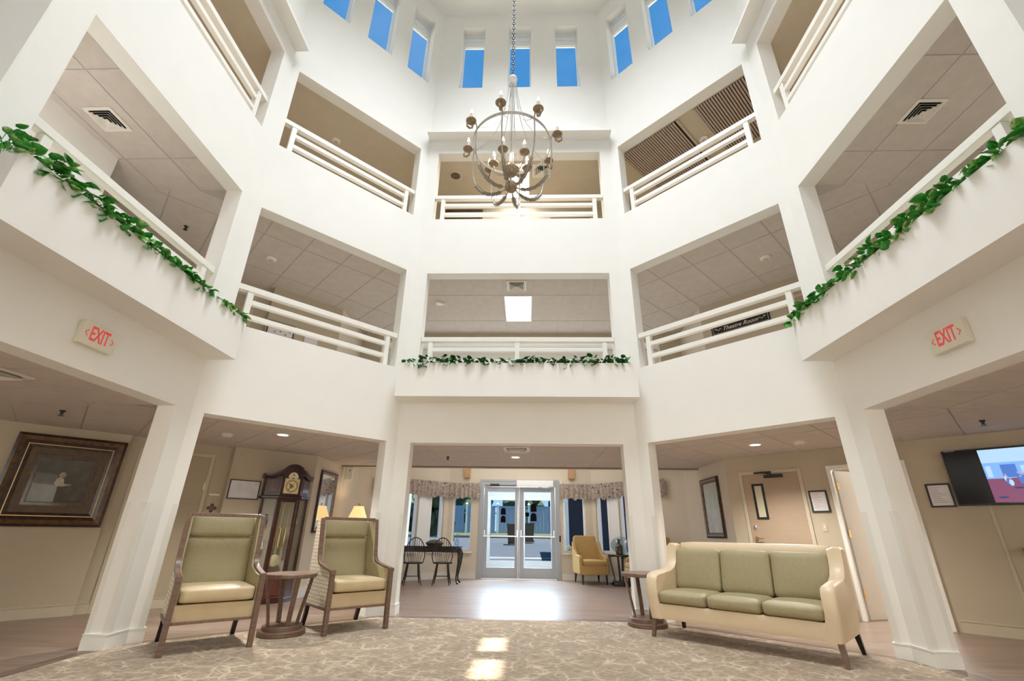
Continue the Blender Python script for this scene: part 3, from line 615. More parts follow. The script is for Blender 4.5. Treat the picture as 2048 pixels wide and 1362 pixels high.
    # upper display ledge
for k, a, b, lab in (('front', -0.01, 3.87, 'white projecting ledge above the top front opening, behind the chandelier'), ('left', 0.05, 2.92, 'white projecting ledge above the top left opening'), ('right', 0.025, 2.895, 'white projecting ledge above the top right opening')):
    o = MB().box((a, -0.25, 8.92), (b, 0, 8.97), FM[k]).build('wall_ledge', 'paint'); o.name = 'trim_%d' % {'front': 3, 'left': 4, 'right': 5}[k]; st(o)
RL = {'front': 'front', 'front_left': 'left slanted', 'front_right': 'right slanted', 'left': 'far left', 'right': 'far right'}
for lv, zb, storey in ((2, Z2B, 'middle'), (3, Z3B, 'top')):
    for k, side in RL.items():
        M = FM[k]; a, b = FACES[k][3], FACES[k][4]; L = b-a
        t = thing('balcony_railing', 'white three-bar wooden railing across the %s opening of the %s storey' % (side, storey), 'railing', group=None)
        y0, y1 = 0.055, 0.125
        for z0, z1 in ((0.545, 0.63), (0.36, 0.43), (0.14, 0.21)): 
            MB().box((a+(0.002 if z0 > 0.5 else 0.17), y0 if z0 < 0.5 else y0-0.012, zb+z0), (b-(0.002 if z0 > 0.5 else 0.17), y1 if z0 < 0.5 else y1+0.012, zb+z1), M).build('rail', 'rail_white', t, bevel=0.004)
        ps = [a+0.13, b-0.21]+([a+L/2-0.04] if k == 'front' else [])
        for p in ps: MB().box((p, y0-0.005, zb+0.0), (p+0.08, y1+0.005, zb+0.545), M).build('post', 'rail_white', t, bevel=0.004)

# ------------------------------------------------------------------ wing chairs
def bez(p0, p1, p2, p3, n=8):
    return [tuple((1-t)**3*a+3*(1-t)**2*t*b+3*(1-t)*t*t*c+t**3*d for a, b, c, d in zip(p0, p1, p2, p3)) for t in [i/n for i in range(n+1)]]
def bar(mb, pts, w, h, M=None):   # rectangular bar along a path in a yz plane (x = const width w); h thickness in plane
    P = [Vector(p) for p in pts]; vs = []; fs = []
    for i, p in enumerate(P):
        t = (P[min(i+1, len(P)-1)]-P[max(i-1, 0)]); t.x = 0; t.normalize(); nrm = Vector((0, -t.z, t.y))
        for a, b in ((-1, -1), (1, -1), (1, 1), (-1, 1)): vs.append(p+Vector((a*w/2, 0, 0))+nrm*(b*h/2))
    for i in range(len(P)-1):
        for k in range(4): k2 = (k+1) % 4; fs.append((i*4+k, i*4+k2, (i+1)*4+k2, (i+1)*4+k))
    fs.append((3, 2, 1, 0)); n = (len(P)-1)*4; fs.append((n, n+1, n+2, n+3)); return mb.add(vs, fs, M)
def wing_chair(label, loc, rz):
    t = thing('wing_armchair', label, 'armchair', loc, rz, None)
    hw = 0.375
    # curved wooden edge: front leg top -> arm -> sweep up the wing -> top
    for s in (-1, 1):
        x = s*hw
        mb = MB(); mb.box((x-0.03, -0.40, 0.62), (x+0.03, -0.345, 0.665)); 
        bar(mb, [(x, -0.38, 0.0), (x, -0.373, 0.24), (x, -0.372, 0.665)], 0.05, 0.055); mb.build('leg', 'brown_wood', t, bevel=0.004)
        path = [(x, -0.372, 0.652), (x, -0.20, 0.672), (x, -0.03, 0.70)]+bez((x, -0.03, 0.70), (x, 0.11, 0.72), (x, 0.12, 0.80), (x, 0.135, 0.92))[1:]+[(x, 0.165, 1.08), (x, 0.20, 1.245)]
        mb = MB(); bar(mb, path, 0.05, 0.034); mb.build('arm_rail', 'brown_wood', t, smooth=0.5, bevel=0.003)
        # side panel: outside print, inside plain
        prof = [(-0.35, 0.26), (-0.35, 0.65), (-0.20, 0.66), (-0.03, 0.69), (0.06, 0.71), (0.105, 0.78), (0.12, 0.92), (0.15, 1.08), (0.185, 1.235), (0.41, 1.235), (0.37, 0.80), (0.36, 0.26)]
        for nm, xa, xb, mm in (('side_outside', 0.352, 0.372, 'print_cloth'), ('side_inside', 0.334, 0.352, 'olive')):
            v = []; n = len(prof)
            for xx in (s*xa, s*xb): v += [(xx, y, z) for y, z in prof]
            f = [tuple(range(n)), tuple(range(2*n-1, n-1, -1))]+[(i, n+i, n+(i+1) % n, (i+1) % n) for i in range(n)]
            if s < 0: f = [tuple(reversed(q)) for q in f]
            MB().add(v, f).build(nm, mm, t)
        mb = MB(); bar(mb, [(s*(hw-0.03), 0.335, 0.30), (s*(hw-0.03), 0.36, 0.15), (s*(hw-0.03), 0.42, 0.0)], 0.045, 0.045); mb.build('leg', 'leg_dark', t, bevel=0.003)
    MB().box((-hw+0.025, 0.175, 1.225), (hw-0.025, 0.235, 1.262)).build('top_rail', 'brown_wood_h', t, bevel=0.005)
    MB().box((-hw+0.025, -0.375, 0.245), (hw-0.025, -0.345, 0.27)).build('bottom_rail', 'brown_wood_h', t, bevel=0.003)
    for s in (-1, 1): mb = MB(); mb.box((s*hw-0.015, -0.345, 0.242), (s*hw+0.015, 0.34, 0.268)); mb.build('bottom_rail', 'brown_wood', t)
    MB().box((-0.372, 0.36, 0.262), (0.372, 0.41, 1.235), Matrix.Identity(4)).build('back_panel', 'print_cloth', t, bevel=0.01)
    MB().cushion((0, 0.0, 0.34), (0.70, 0.72, 0.15), 0.012, n=4).build('seat_apron', 'tan_leather', t, smooth=0.7)
    MB().cushion((0, -0.045, 0.486), (0.66, 0.67, 0.13), 0.03, (0, 0.01, 0.015), n=12).build('seat_cushion', 'tan_leather', t, smooth=1.2)
    Mb = Matrix.Translation((0, 0.255, 0.0)) @ Matrix.Rotation(math.radians(-9), 4, 'X')
    MB().cushion((0, 0.0, 0.765), (0.668, 0.15, 0.51), 0.022, (0, 0.012, 0), n=12, M=Mb).build('back_cushion', 'olive', t, smooth=1.2)
    MB().cushion((0, -0.008, 1.135), (0.668, 0.17, 0.235), 0.03, (0, 0.022, 0), n=12, M=Mb).build('head_cushion', 'olive', t, smooth=1.2)
    return t
ca = math.radians(40); wing_chair('wood-framed high-back wing chair nearest the left pier, olive back and tan seat', (-3.17, -1.96, 0.006), ca)
wing_chair('wood-framed high-back wing chair between the round side table and the entrance pier', (-2.09, -0.92, 0.006), math.radians(43))

# ------------------------------------------------------------------ round side tables
def side_table(label, loc, rz=0, m='brown_wood', R=0.29, h=0.625):
    t = thing('side_table', label, 'side table', loc, rz)
    MB().lathe([(R-0.01, h-0.045), (R, h-0.035), (R, h-0.006), (R-0.006, h)], 40).build('tabletop', m+('_h' if m == 'brown_wood' else ''), t, smooth=0.5)
    MB().lathe([(R*0.86, 0), (R*0.88, 0.01), (R*0.88, 0.045), (R*0.86, 0.055)], 36).build('base_plate', m, t, smooth=0.5)
    MB().lathe([(R*0.74, 0.055), (R*0.74, 0.095), (R*0.72, 0.10)], 36).build('base_step', m, t, smooth=0.5)
    for k in range(4):
        a = PI/4+k*PI/2; M = Matrix.Rotation(a, 4, 'Z')
        mb = MB(); pts = bez((0, R*0.55, 0.10), (0, R*0.62, 0.25), (0, R*0.80, 0.42), (0, R*0.88, h-0.045), 7); bar(mb, pts, 0.05, 0.024, M); mb.build('leg', m, t, bevel=0.002)
    return t
side_table('round dark-brown side table on four curved legs between the two wing chairs', (-2.62, -1.40, 0.006), -0.02)
side_table('round dark-brown side table beside the left arm of the long sofa', (1.745, -0.44, 0.006), -0.66)

# ------------------------------------------------------------------ sofa
def sofa():
    ang = math.radians(-42.5); cx, cyy = 2.64, -1.43
    t = thing('sofa', 'three-seat sofa with cream leather frame and olive cushions in front of the right openings', 'sofa', (cx, cyy, 0.006), ang)
    HW, fy, by = 0.98, -0.43, 0.38
    for s in (-1, 1):   # arm: slopes down from the back and flares at the front
        prof = [(fy, 0.19), (fy-0.015, 0.42), (fy-0.012, 0.60), (fy+0.02, 0.655), (fy+0.08, 0.672), (-0.02, 0.70), (0.10, 0.74), (0.165, 0.81), (0.195, 0.90), (0.215, 0.985), (0.25, 1.0), (0.34, 1.0), (0.40, 0.97), (0.37, 0.5), (0.345, 0.19)]
        n = len(prof); v = []
        for q_, xx in enumerate((0.855, 0.905, 0.965, 0.99)):
            for y, z in prof: v.append((s*(xx-(0.03 if z < 0.3 else 0)), y+(0.02 if q_ in (0, 3) and y < -0.3 else 0), z-(0.022 if q_ in (0, 3) and z > 0.5 else 0)))
        f = [tuple(range(n)), tuple(range(4*n-1, 3*n-1, -1))]
        for q_ in range(3): f += [(q_*n+i, (q_+1)*n+i, (q_+1)*n+(i+1) % n, q_*n+(i+1) % n) for i in range(n)]
        if s < 0: f = [tuple(reversed(q)) for q in f]
        MB().add(v, f).build('arm', 'cream_leather', t, smooth=0.9)
    MB().cushion((0, 0.30, 0.62), (1.74, 0.13, 0.80), 0.045, n=10, M=Matrix.Translation((0, 0.30, 0.2)) @ Matrix.Rotation(math.radians(-7), 4, 'X') @ Matrix.Translation((0, -0.30, -0.2))).build('back_frame', 'cream_leather', t, smooth=1.0)
    MB().cushion((0, -0.03, 0.27), (1.75, 0.77, 0.165), 0.015, (0, 0, 0), n=6).build('seat_base', 'cream_leather', t, smooth=0.7)
    for k in (-1, 0, 1):
        MB().cushion((k*0.572, -0.115, 0.415), (0.562, 0.62, 0.13), 0.045, (0.004, 0.012, 0.02), n=12).build('seat_cushion', 'olive', t, smooth=1.2)
        MB().cushion((k*0.572, 0.0, 0), (0.562, 0.15, 0.47), 0.04, (0.003, 0.02, 0), n=12, M=Matrix.Translation((0, 0.185, 0.70)) @ Matrix.Rotation(math.radians(-11), 4, 'X')).build('back_cushion', 'olive', t, smooth=1.2)
    for s in (-1, 1):
        for y, m in ((-0.39, 'brown_wood'), (0.32, 'leg_dark')):
            dy = -0.03 if y < 0 else 0.06
            v = [(s*0.93-0.027, y-0.027, 0.2), (s*0.93+0.027, y-0.027, 0.2), (s*0.93+0.027, y+0.027, 0.2), (s*0.93-0.027, y+0.027, 0.2)]
            v2 = [(s*0.95-0.018, y+dy-0.018, 0), (s*0.95+0.018, y+dy-0.018, 0), (s*0.95+0.018, y+dy+0.018, 0), (s*0.95-0.018, y+dy+0.018, 0)]
            MB().add(v2+v, [(3, 2, 1, 0), (4, 5, 6, 7), (0, 1, 5, 4), (1, 2, 6, 5), (2, 3, 7, 6), (3, 0, 4, 7)]).build('leg', m, t, bevel=0.002)
sofa()

# ------------------------------------------------------------------ yellow armchairs of the entrance hall
def yellow_chair(label, loc, rz):
    t = thing('upholstered_armchair', label, 'armchair', loc, rz)
    v = [(-0.29, 1.02), (-0.26, 1.07), (0.26, 1.07), (0.29, 1.02), (0.33, 0.62), (0.33, 0.3), (-0.33, 0.3), (-0.33, 0.62)]
    Mx = Matrix.Translation((0, 0.34, 0)) @ Matrix.Rotation(math.radians(-8), 4, 'X') @ Matrix.Rotation(PI/2, 4, 'X')
    MB().prism([(x, z) for x, z in reversed(v)], -0.06, 0.06, Mx).build('backrest', 'yellow_cloth', t, bevel=0.025)
    MB().cushion((0, -0.02, 0.31), (0.66, 0.66, 0.22), 0.03, n=6).build('seat_base', 'yellow_cloth', t, smooth=0.9)
    MB().cushion((0, -0.06, 0.46), (0.56, 0.60, 0.12), 0.04, (0, 0, 0.015), n=8).build('seat_cushion', 'yellow_cloth', t, smooth=1.1)
    for s in (-1, 1):
        mb = MB(); pr = [(-0.30, 0.22), (-0.30, 0.56), (-0.26, 0.62), (0.05, 0.64), (0.20, 0.74), (0.30, 0.92), (0.36, 0.92), (0.36, 0.22)]; n = len(pr)
        v = [(s*0.29, y, z) for y, z in pr]+[(s*0.37, y, z) for y, z in pr]; f = [tuple(range(n)), tuple(range(2*n-1, n-1, -1))]+[(i, n+i, n+(i+1) % n, (i+1) % n) for i in range(n)]
        if s < 0: f = [tuple(reversed(q)) for q in f]
        mb.add(v, f).build('arm', 'yellow_cloth', t, bevel=0.02)
        for y in (-0.27, 0.32):
            mb = MB(); dy = 0.05 if y > 0 else 0
            mb.tube([(s*0.29, y, 0.22), (s*0.30, y+dy, 0.0)], [0.03, 0.016], 6); mb.build('leg', 'ebony', t)
yellow_chair('mustard-yellow armchair under the window to the right of the glass entrance doors', (1.75, 5.02, 0), math.radians(10))
yellow_chair('mustard-yellow armchair half hidden behind the right entrance pier', (2.82, 4.05, 0), math.radians(-80))
st2 = side_table('dark round side table holding the brown bottle vase, by the yellow armchair', (2.42, 4.72, 0), 0.4, 'ebony', 0.29, 0.66)
t = MB().lathe([(0.075, 0), (0.085, 0.01), (0.09, 0.17), (0.08, 0.19), (0.04, 0.23), (0.032, 0.30), (0.05, 0.33), (0.045, 0.335)], 20).build('bottle_vase', 'ceramic_dark', smooth=0.6); t.location = (2.40, 4.66, 0.661); tag(t, 'brown square-shouldered bottle vase on the dark side table', 'vase')
t = thing('oval_platter', 'large pale-blue glass oval platter standing behind the brown bottle vase', 'platter', (2.49, 4.83, 0.661))
Mp = Matrix.Translation((0, 0, 0.19)) @ Matrix.Rotation(math.radians(78), 4, 'X')
MB().lathe([(0.01, 0.0), (0.16, 0.004), (0.21, 0.03), (0.215, 0.034), (0.16, 0.012), (0.01, 0.008)], 40, M=Mp @ Matrix.Diagonal((1.25, 0.9, 1, 1)), caps=False).build('dish', 'glass_blue', t, smooth=0.8)
for k in range(14):
    a = 2*PI*k/14; MB().tube([(0.08*math.cos(a)*1.25, 0.08*math.sin(a)*0.9, 0.012), (0.19*math.cos(a+0.2)*1.25, 0.19*math.sin(a+0.2)*0.9, 0.03)], 0.005, 5, M=Mp).build('rib', 'alu_light', t)
MB().tube([(-0.06, 0.02, 0.0), (0, 0.10, 0.004), (0.06, 0.02, 0.0)], 0.005, 6).build('easel_foot', 'black', t)

# ------------------------------------------------------------------ desk with cabriole legs, windsor chairs
def desk():
    t = thing('writing_table', 'long black writing table on cabriole legs beneath the left hall windows', 'table', (-2.13, 4.55, 0))
    MB().box((-0.76, -0.21, 0.765), (0.76, 0.21, 0.79)).build('tabletop', 'ebony', t, bevel=0.006)
    MB().box((-0.71, -0.17, 0.66), (0.71, 0.17, 0.765)).build('apron', 'ebony', t)
    for sx in (-1, 1):
        for sy in (-1, 1):
            p = [(sx*0.69, sy*0.15, 0.74), (sx*0.735, sy*0.185, 0.62), (sx*0.72, sy*0.175, 0.42), (sx*0.675, sy*0.14, 0.15), (sx*0.685, sy*0.15, 0.05), (sx*0.72, sy*0.18, 0.015), (sx*0.74, sy*0.195, 0.005)]
            MB().tube(p, [0.04, 0.045, 0.03, 0.018, 0.017, 0.026, 0.012], 8).build('leg', 'ebony', t, smooth=0.8)
    for x in (-0.4, 0.4): MB().lathe([(0.006, -0.02), (0.012, -0.012), (0.012, 0.0)], 8, M=Matrix.Translation((x, -0.17, 0.71)) @ Matrix.Rotation(PI/2, 4, 'X')).build('knob', 'brass', t)
desk()
def windsor(label, loc, rz):
    t = thing('windsor_chair', label, 'chair', loc, rz)
    poly = [(0.20*math.cos(a)*(1+0.08*math.cos(2*a)), 0.20*math.sin(a)) for a in [2*PI*i/20 for i in range(20)]]
    MB().prism([(x*1.05, y*1.05) for x, y in poly], 0.43, 0.462).build('seat', 'ebony', t, bevel=0.006)
    hoop = [(0.21*math.cos(a)*1.12, 0.17+0.10*math.sin(a)*1.0, 0.46+0.52*math.sin(a)**0.8) if 0 < a < PI else (0.20*math.cos(a), 0.17, 0.46) for a in [PI*i/18 for i in range(19)]]
    MB().tube(hoop, 0.011, 7).build('back_hoop', 'ebony', t, smooth=0.8)
    for i in range(8):
        x = -0.135+0.27*i/7; a = math.acos(max(-1, min(1, x*1.45/0.235))); zt = 0.46+0.52*math.sin(a)**0.8; yt = 0.17+0.10*math.sin(a)
        MB().tube([(x*0.85, 0.165, 0.46), (x*1.45, yt, zt)], 0.0055, 6).build('spindle', 'ebony', t)
    for sx in (-1, 1):
        for sy in (-1, 1): MB().tube([(sx*0.12, sy*0.12, 0.43), (sx*0.15, sy*0.155, 0.2), (sx*0.19, sy*0.20, 0)], [0.013, 0.018, 0.011], 7).build('leg', 'ebony', t, smooth=0.8)
        MB().tube([(sx*0.155, -0.16, 0.17), (sx*0.155, 0.16, 0.17)], 0.009, 6).build('stretcher', 'ebony', t)
    MB().tube([(-0.155, 0, 0.17), (0.155, 0, 0.17)], 0.009, 6).build('stretcher', 'ebony', t)
windsor('black spindle-back Windsor chair at the left end of the black writing table', (-2.42, 4.13, 0), math.radians(198))
windsor('black spindle-back Windsor chair nearer the glass entrance doors, at the black writing table', (-1.76, 4.24, 0), math.radians(184))
t = MB().lathe([(0.15, 0), (0.19, 0.04), (0.20, 0.07), (0.17, 0.09), (0.10, 0.125), (0.06, 0.135), (0.03, 0.14)], 20, sx=1.1, sy=0.8).build('wicker_basket', 'basket', smooth=0.7); t.location = (-2.05, 4.62, 0.79); tag(t, 'low dark wicker basket with lid on the black writing table', 'basket')
t = MB().lathe([(0.035, 0), (0.05, 0.02), (0.06, 0.06), (0.045, 0.12), (0.028, 0.17), (0.035, 0.22), (0.055, 0.27), (0.05, 0.265)], 20).build('vase', 'glass_blue', smooth=0.8); t.location = (-1.50, 4.58, 0.79); tag(t, 'clear flared glass vase at the right end of the black writing table', 'vase')
t = MB().lathe([(0.05, 0), (0.085, 0.03), (0.09, 0.08), (0.05, 0.15), (0.028, 0.21), (0.035, 0.27), (0.06, 0.31), (0.055, 0.305)], 20).build('vase', 'ceramic_white', smooth=0.8); t.location = (1.50, 5.72, 0.64); tag(t, 'white bottle-necked vase on the sill behind the yellow armchair', 'vase')
t = thing('birdhouse', 'small mint-green birdhouse on the sill to the right of the doors', 'birdhouse', (1.30, 5.74, 0.64))
MB().box((-0.055, -0.05, 0), (0.055, 0.05, 0.13)).build('box', 'mint', t); MB().prism([(-0.08, 0.12), (0.08, 0.12), (0, 0.20)], -0.065, 0.065, Matrix.Rotation(PI/2, 4, 'X')).build('roof', 'ceramic_white', t); MB().lathe([(0.018, 0), (0.018, 0.004)], 10, M=Matrix.Translation((0, -0.051, 0.075)) @ Matrix.Rotation(PI/2, 4, 'X')).build('entry_hole', 'black', t)
# lamp on a small console in the left hall
t = thing('console_table', 'small brown console table below the framed mirror in the left hall', 'table', (-3.50, 2.96, 0))
MB().box((-0.24, -0.24, 0.86), (0.24, 0.24, 0.89)).build('tabletop', 'brown_wood_h', t, bevel=0.005); MB().box((-0.2, -0.2, 0.76), (0.2, 0.2, 0.86)).build('apron', 'brown_wood', t)
for sx in (-1, 1):
    for sy in (-1, 1): MB().box((sx*0.2-0.02, sy*0.2-0.02, 0), (sx*0.2+0.02, sy*0.2+0.02, 0.86)).build('leg', 'brown_wood', t)
t = thing('table_lamp', 'lit table lamp with a pleated cream bell shade beside the mirror in the left hall', 'lamp', (-3.44, 2.96, 0.89))
MB().lathe([(0.09, 0), (0.09, 0.02), (0.03, 0.05), (0.06, 0.14), (0.075, 0.22), (0.04, 0.32), (0.015, 0.36), (0.015, 0.44)], 20).build('base', 'brass', t, smooth=0.8)
mb = MB(); n = 48; pr = [(0.215, 0.42), (0.18, 0.50), (0.145, 0.58), (0.115, 0.66), (0.105, 0.70)]; vs = []; fs = []
for i, (r, z) in enumerate(pr):
    for k in range(n): rr = r*(1+(0.02 if k % 6 == 0 else 0)); vs.append((rr*math.cos(2*PI*k/n), rr*math.sin(2*PI*k/n), z))
for i in range(len(pr)-1):
    for k in range(n): fs.append((i*n+k, i*n+(k+1) % n, (i+1)*n+(k+1) % n, (i+1)*n+k))
mb.add(vs, fs).build('lamp_shade', 'lamp_shade', t, smooth=0.6)
MB().tube([(0, 0, 0.44), (0, 0, 0.73)], 0.006, 6).lathe([(0.014, 0.72), (0.02, 0.735), (0.01, 0.755), (0.004, 0.76)], 10).build('finial', 'dark_metal', t)
light('table_lamp_bulb', 'POINT', (-3.44, 2.96, 1.52), 6, (1, 0.75, 0.45), size=0.03)

# ------------------------------------------------------------------ long-case clock (canted glass sides, arched hood)
def clock():
    ang = math.radians(45)
    M0 = Matrix.Translation((-3.98, 0.92, 0)) @ Matrix.Rotation(ang, 4, 'Z')
    t = thing('longcase_clock', 'tall dark mahogany grandfather clock with glass sides behind the wing chairs', 'clock', (-3.98, 0.92, 0), ang)
    def plan(w, c, d, dy=0): # w half front width, c cant run, d depth of cant; polygon ccw
        return [(-w, dy), (w, dy), (w+c, dy+d), (w+c, 0.40), (-w-c, 0.40), (-w-c, dy+d)]
    W_, CN, DP = 0.17, 0.20, 0.17
    z = 0
    MB().prism(plan(0.185, 0.215, 0.18, -0.03), 0, 0.07).build('plinth', 'mahogany', t, bevel=0.008)
    MB().prism(plan(0.175, 0.205, 0.17, -0.015), 0.07, 0.36).build('base', 'mahogany_light', t, bevel=0.006)
    MB().box((-0.145, -0.028, 0.11), (0.145, -0.012, 0.32)).build('base_panel', 'mahogany_light', t, bevel=0.01)
    MB().prism(plan(0.185, 0.215, 0.18, -0.028), 0.36, 0.40).build('waist_moulding', 'mahogany', t, bevel=0.008)
    # waist: columns, back, glass
    MB().box((-0.37, 0.385, 0.40), (0.37, 0.40, 1.60)).build('back_board', 'mahogany', t)
    MB().box((-0.33, 0.378, 0.43), (0.33, 0.384, 1.57)).build('mirror_back', 'mirror', t)
    for x, y in ((-W_, 0.0), (W_, 0.0), (-W_-CN, DP), (W_+CN, DP)):
        MB().box((x-0.022, y-0.012+0.012, 0.40), (x+0.022, y+0.035, 1.60)).build('column', 'mahogany', t, bevel=0.006)
    MB().box((-W_-CN, 0.36, 0.40), (-W_-CN+0.03, 0.40, 1.60)).build('column', 'mahogany', t); MB().box((W_+CN-0.03, 0.36, 0.40), (W_+CN, 0.40, 1.60)).build('column', 'mahogany', t)
    dr = MB(); dr.box((-W_+0.022, 0.0, 0.40), (-W_+0.052, 0.022, 1.60)); dr.box((W_-0.052, 0.0, 0.40), (W_-0.022, 0.022, 1.60)); dr.box((-W_+0.05, 0.0, 0.40), (W_-0.05, 0.022, 0.44)); dr.box((-W_+0.05, 0.0, 1.55), (W_-0.05, 0.022, 1.60))
    dr = dr.build('door', 'mahogany', t); MB().box((-W_+0.052, 0.008, 0.44), (W_-0.052, 0.012, 1.55)).build('glass_pane', 'glass_frame', dr)
    for s in (-1, 1):
        v = [(s*(W_+0.01), 0.02), (s*(W_+CN-0.01), DP-0.0)]; p = [v[0], v[1], (v[1][0], v[1][1]+0.005), (v[0][0], v[0][1]+0.005)]
        if s < 0: p = list(reversed(p))
        MB().prism(p, 0.40, 1.60).build('side_glass', 'glass_frame', t)
        x = s*(W_+CN-0.004); MB().box((x-0.003, DP+0.03, 0.40), (x+0.003, 0.37, 1.60)).build('side_glass', 'glass_frame', t)
    for zz in (0.78, 1.18): MB().prism(plan(W_-0.03, CN-0.01, DP-0.02, 0.05), zz, zz+0.008).build('glass_shelf', 'glass_frame', t)
    for x in (-0.085, 0.0, 0.085):
        MB().lathe([(0.022, 0.82 if x else 0.90), (0.024, 0.83), (0.024, 1.12), (0.02, 1.13)], 16, M=Matrix.Translation((x, 0.13, 0))).build('weight', 'brass', t, smooth=0.6); MB().tube([(x, 0.13, 1.12), (x, 0.13, 1.60)], 0.003, 5).build('weight_chain', 'brass', t)
    pd = MB().box((-0.008, 0.18, 0.62), (0.008, 0.186, 1.60)).build('pendulum', 'brass', t); MB().lathe([(0.095, 0), (0.095, 0.01), (0.05, 0.022), (0.01, 0.024)], 28, M=Matrix.Translation((0, 0.17, 0.62)) @ Matrix.Rotation(PI/2, 4, 'X')).build('pendulum_bob', 'gold_face', pd, smooth=0.6)
    for i, (x, y, zz) in enumerate(((-0.24, 0.22, 0.79), (0.24, 0.22, 0.79), (-0.25, 0.22, 1.19), (0.25, 0.22, 1.19), (-0.22, 0.22, 0.41))):
        MB().lathe([(0.03, 0), (0.045, 0.03), (0.03, 0.09), (0.018, 0.13), (0.03, 0.16)], 14, M=Matrix.Translation((x, y, zz))).build('figurine', ('ceramic_white', 'leaf_green', 'ceramic_dark', 'ceramic_white', 'gold_face')[i], t, smooth=0.8)
    # hood
    MB().prism(plan(0.195, 0.215, 0.18, -0.03), 1.60, 1.65).build('hood_moulding', 'mahogany', t, bevel=0.01)
    MB().prism(plan(W_+0.005, CN+0.005, DP, 0.0), 1.65, 1.985).build('hood', 'mahogany', t, bevel=0.006)
    arch = [(W_, 1.95)]+[(0.155*math.cos(a), 2.0+0.155*math.sin(a)) for a in [PI*i/12 for i in range(13)]]+[(-W_, 1.95)]
    # arched pediment: centre arch and swept shoulders over the canted sides
    RT = Matrix.Rotation(PI/2, 4, 'X')
    MB().prism(arch, -0.36, 0.012, RT).build('pediment', 'mahogany', t, bevel=0.004)
    for r0, r1, yy in ((0.165, 0.205, -0.035), (0.15, 0.175, -0.02)):
        ring = [(r0*math.cos(a), 1.985+r0*math.sin(a)) for a in [PI*i/14 for i in range(15)]]+[(r1*math.cos(a), 1.985+r1*math.sin(a)) for a in [PI*i/14 for i in range(14, -1, -1)]]
        mb = MB(); n = len(ring)//2; vs = []; fs = []
        for yv in (yy, 0.05): vs += [(x, yv, z) for x, z in ring]
        N = len(ring)
        for i in range(n-1):
            a, b, c, d = i, i+1, N-2-i, N-1-i; fs += [(a, b, c, d), (N+d, N+c, N+b, N+a), (a, N+a, N+b, b), (d, c, N+c, N+d)]
        mb.add(vs, fs).build('arch_moulding', 'mahogany', t, smooth=0.5)
    for s in (-1, 1):   # swept cornice along each cant, ending in an upturned tip
        mb = MB(); vs = []; n = 9
        for i in range(n):
            u = i/(n-1); x = s*(W_+0.02+u*(CN+0.03)); y = -0.03+u*(DP+0.03); zz = 2.06-0.10*math.sin(u*PI/2)+0.03*u**4; o = 0.05
            for dx, dy, dz in ((0, 0, -0.05), (s*0.0, -0.03, 0.0), (0, -0.035, 0.03), (0, 0.12, 0.03), (0, 0.12, -0.05)): vs.append((x+dx, y+dy, zz+dz))
        fs = []
        for i in range(n-1):
            for k in range(5): k2 = (k+1) % 5; q = (i*5+k, i*5+k2, (i+1)*5+k2, (i+1)*5+k); fs.append(q if s > 0 else tuple(reversed(q)))
        fs += [tuple(range(5)), tuple(range(n*5-1, n*5-6, -1))]; mb.add(vs, fs).build('cornice', 'mahogany', t)
        MB().prism(plan(W_, CN+0.02, DP, 0.02), 1.985, 2.0).build('cornice_bed', 'mahogany', t) if s > 0 else None
    # dial
    dl = MB().box((-0.125, -0.008, 1.69), (0.125, 0.0, 1.94)).build('dial', 'gold_face', t)
    for r0, r1, m in ((0.075, 0.112, 'gold_ring'), (0.0, 0.045, 'gold_ring')):
        MB().lathe([(r1, 0), (r1, 0.003), (max(r0, 0.001), 0.003)], 36, M=Matrix.Translation((0, -0.008, 1.815)) @ RT, caps=False).build('chapter_ring', m, dl)
    for k in range(12):
        a = 2*PI*k/12; MB().box((-0.002, -0.0135, 0.083), (0.002, -0.0115, 0.106), Matrix.Translation((0, 0, 1.815)) @ Matrix.Rotation(a, 4, 'Y')).build('hour_mark', 'black', dl)
    for a, L, w in ((math.radians(-50), 0.062, 0.006), (math.radians(218), 0.095, 0.004)):
        MB().box((-w, -0.017, -0.01), (w, -0.0145, L), Matrix.Translation((0, 0, 1.815)) @ Matrix.Rotation(a, 4, 'Y')).build('clock_hand', 'black', dl)
    mo = [(0.085*math.cos(a), 1.955+0.095*math.sin(a)) for a in [PI*i/12 for i in range(13)]]
    md = MB().prism(mo, 0.012, 0.02, RT).build('moon_dial', 'plastic_white', t)
    for s in (-1, 1): MB().lathe([(0.03, 0), (0.03, 0.003)], 16, M=Matrix.Translation((s*0.045, -0.02, 1.965)) @ RT).build('hump', 'gold_face', md)
    MB().lathe([(0.025, 0), (0.025, 0.003)], 16, M=Matrix.Translation((0, -0.02, 2.005)) @ RT).build('moon_disc', 'gold_ring', md)
    for s in (-1, 1):   # fretwork side panels of the hood
        mid = Vector((s*(W_+CN/2), DP/2, 0)); a = math.atan2(DP, CN)*s
        MB().box((-0.085, -0.012, 1.70), (0.085, -0.002, 1.93), Matrix.Translation(mid) @ Matrix.Rotation(a, 4, 'Z')).build('fret_panel', 'mahogany_light', t, bevel=0.01)
mat('mirror', (0.75, 0.77, 0.78), 0.03, 1.0)
mat('gold_ring', (0.55, 0.42, 0.20), 0.3, 0.7)
clock()

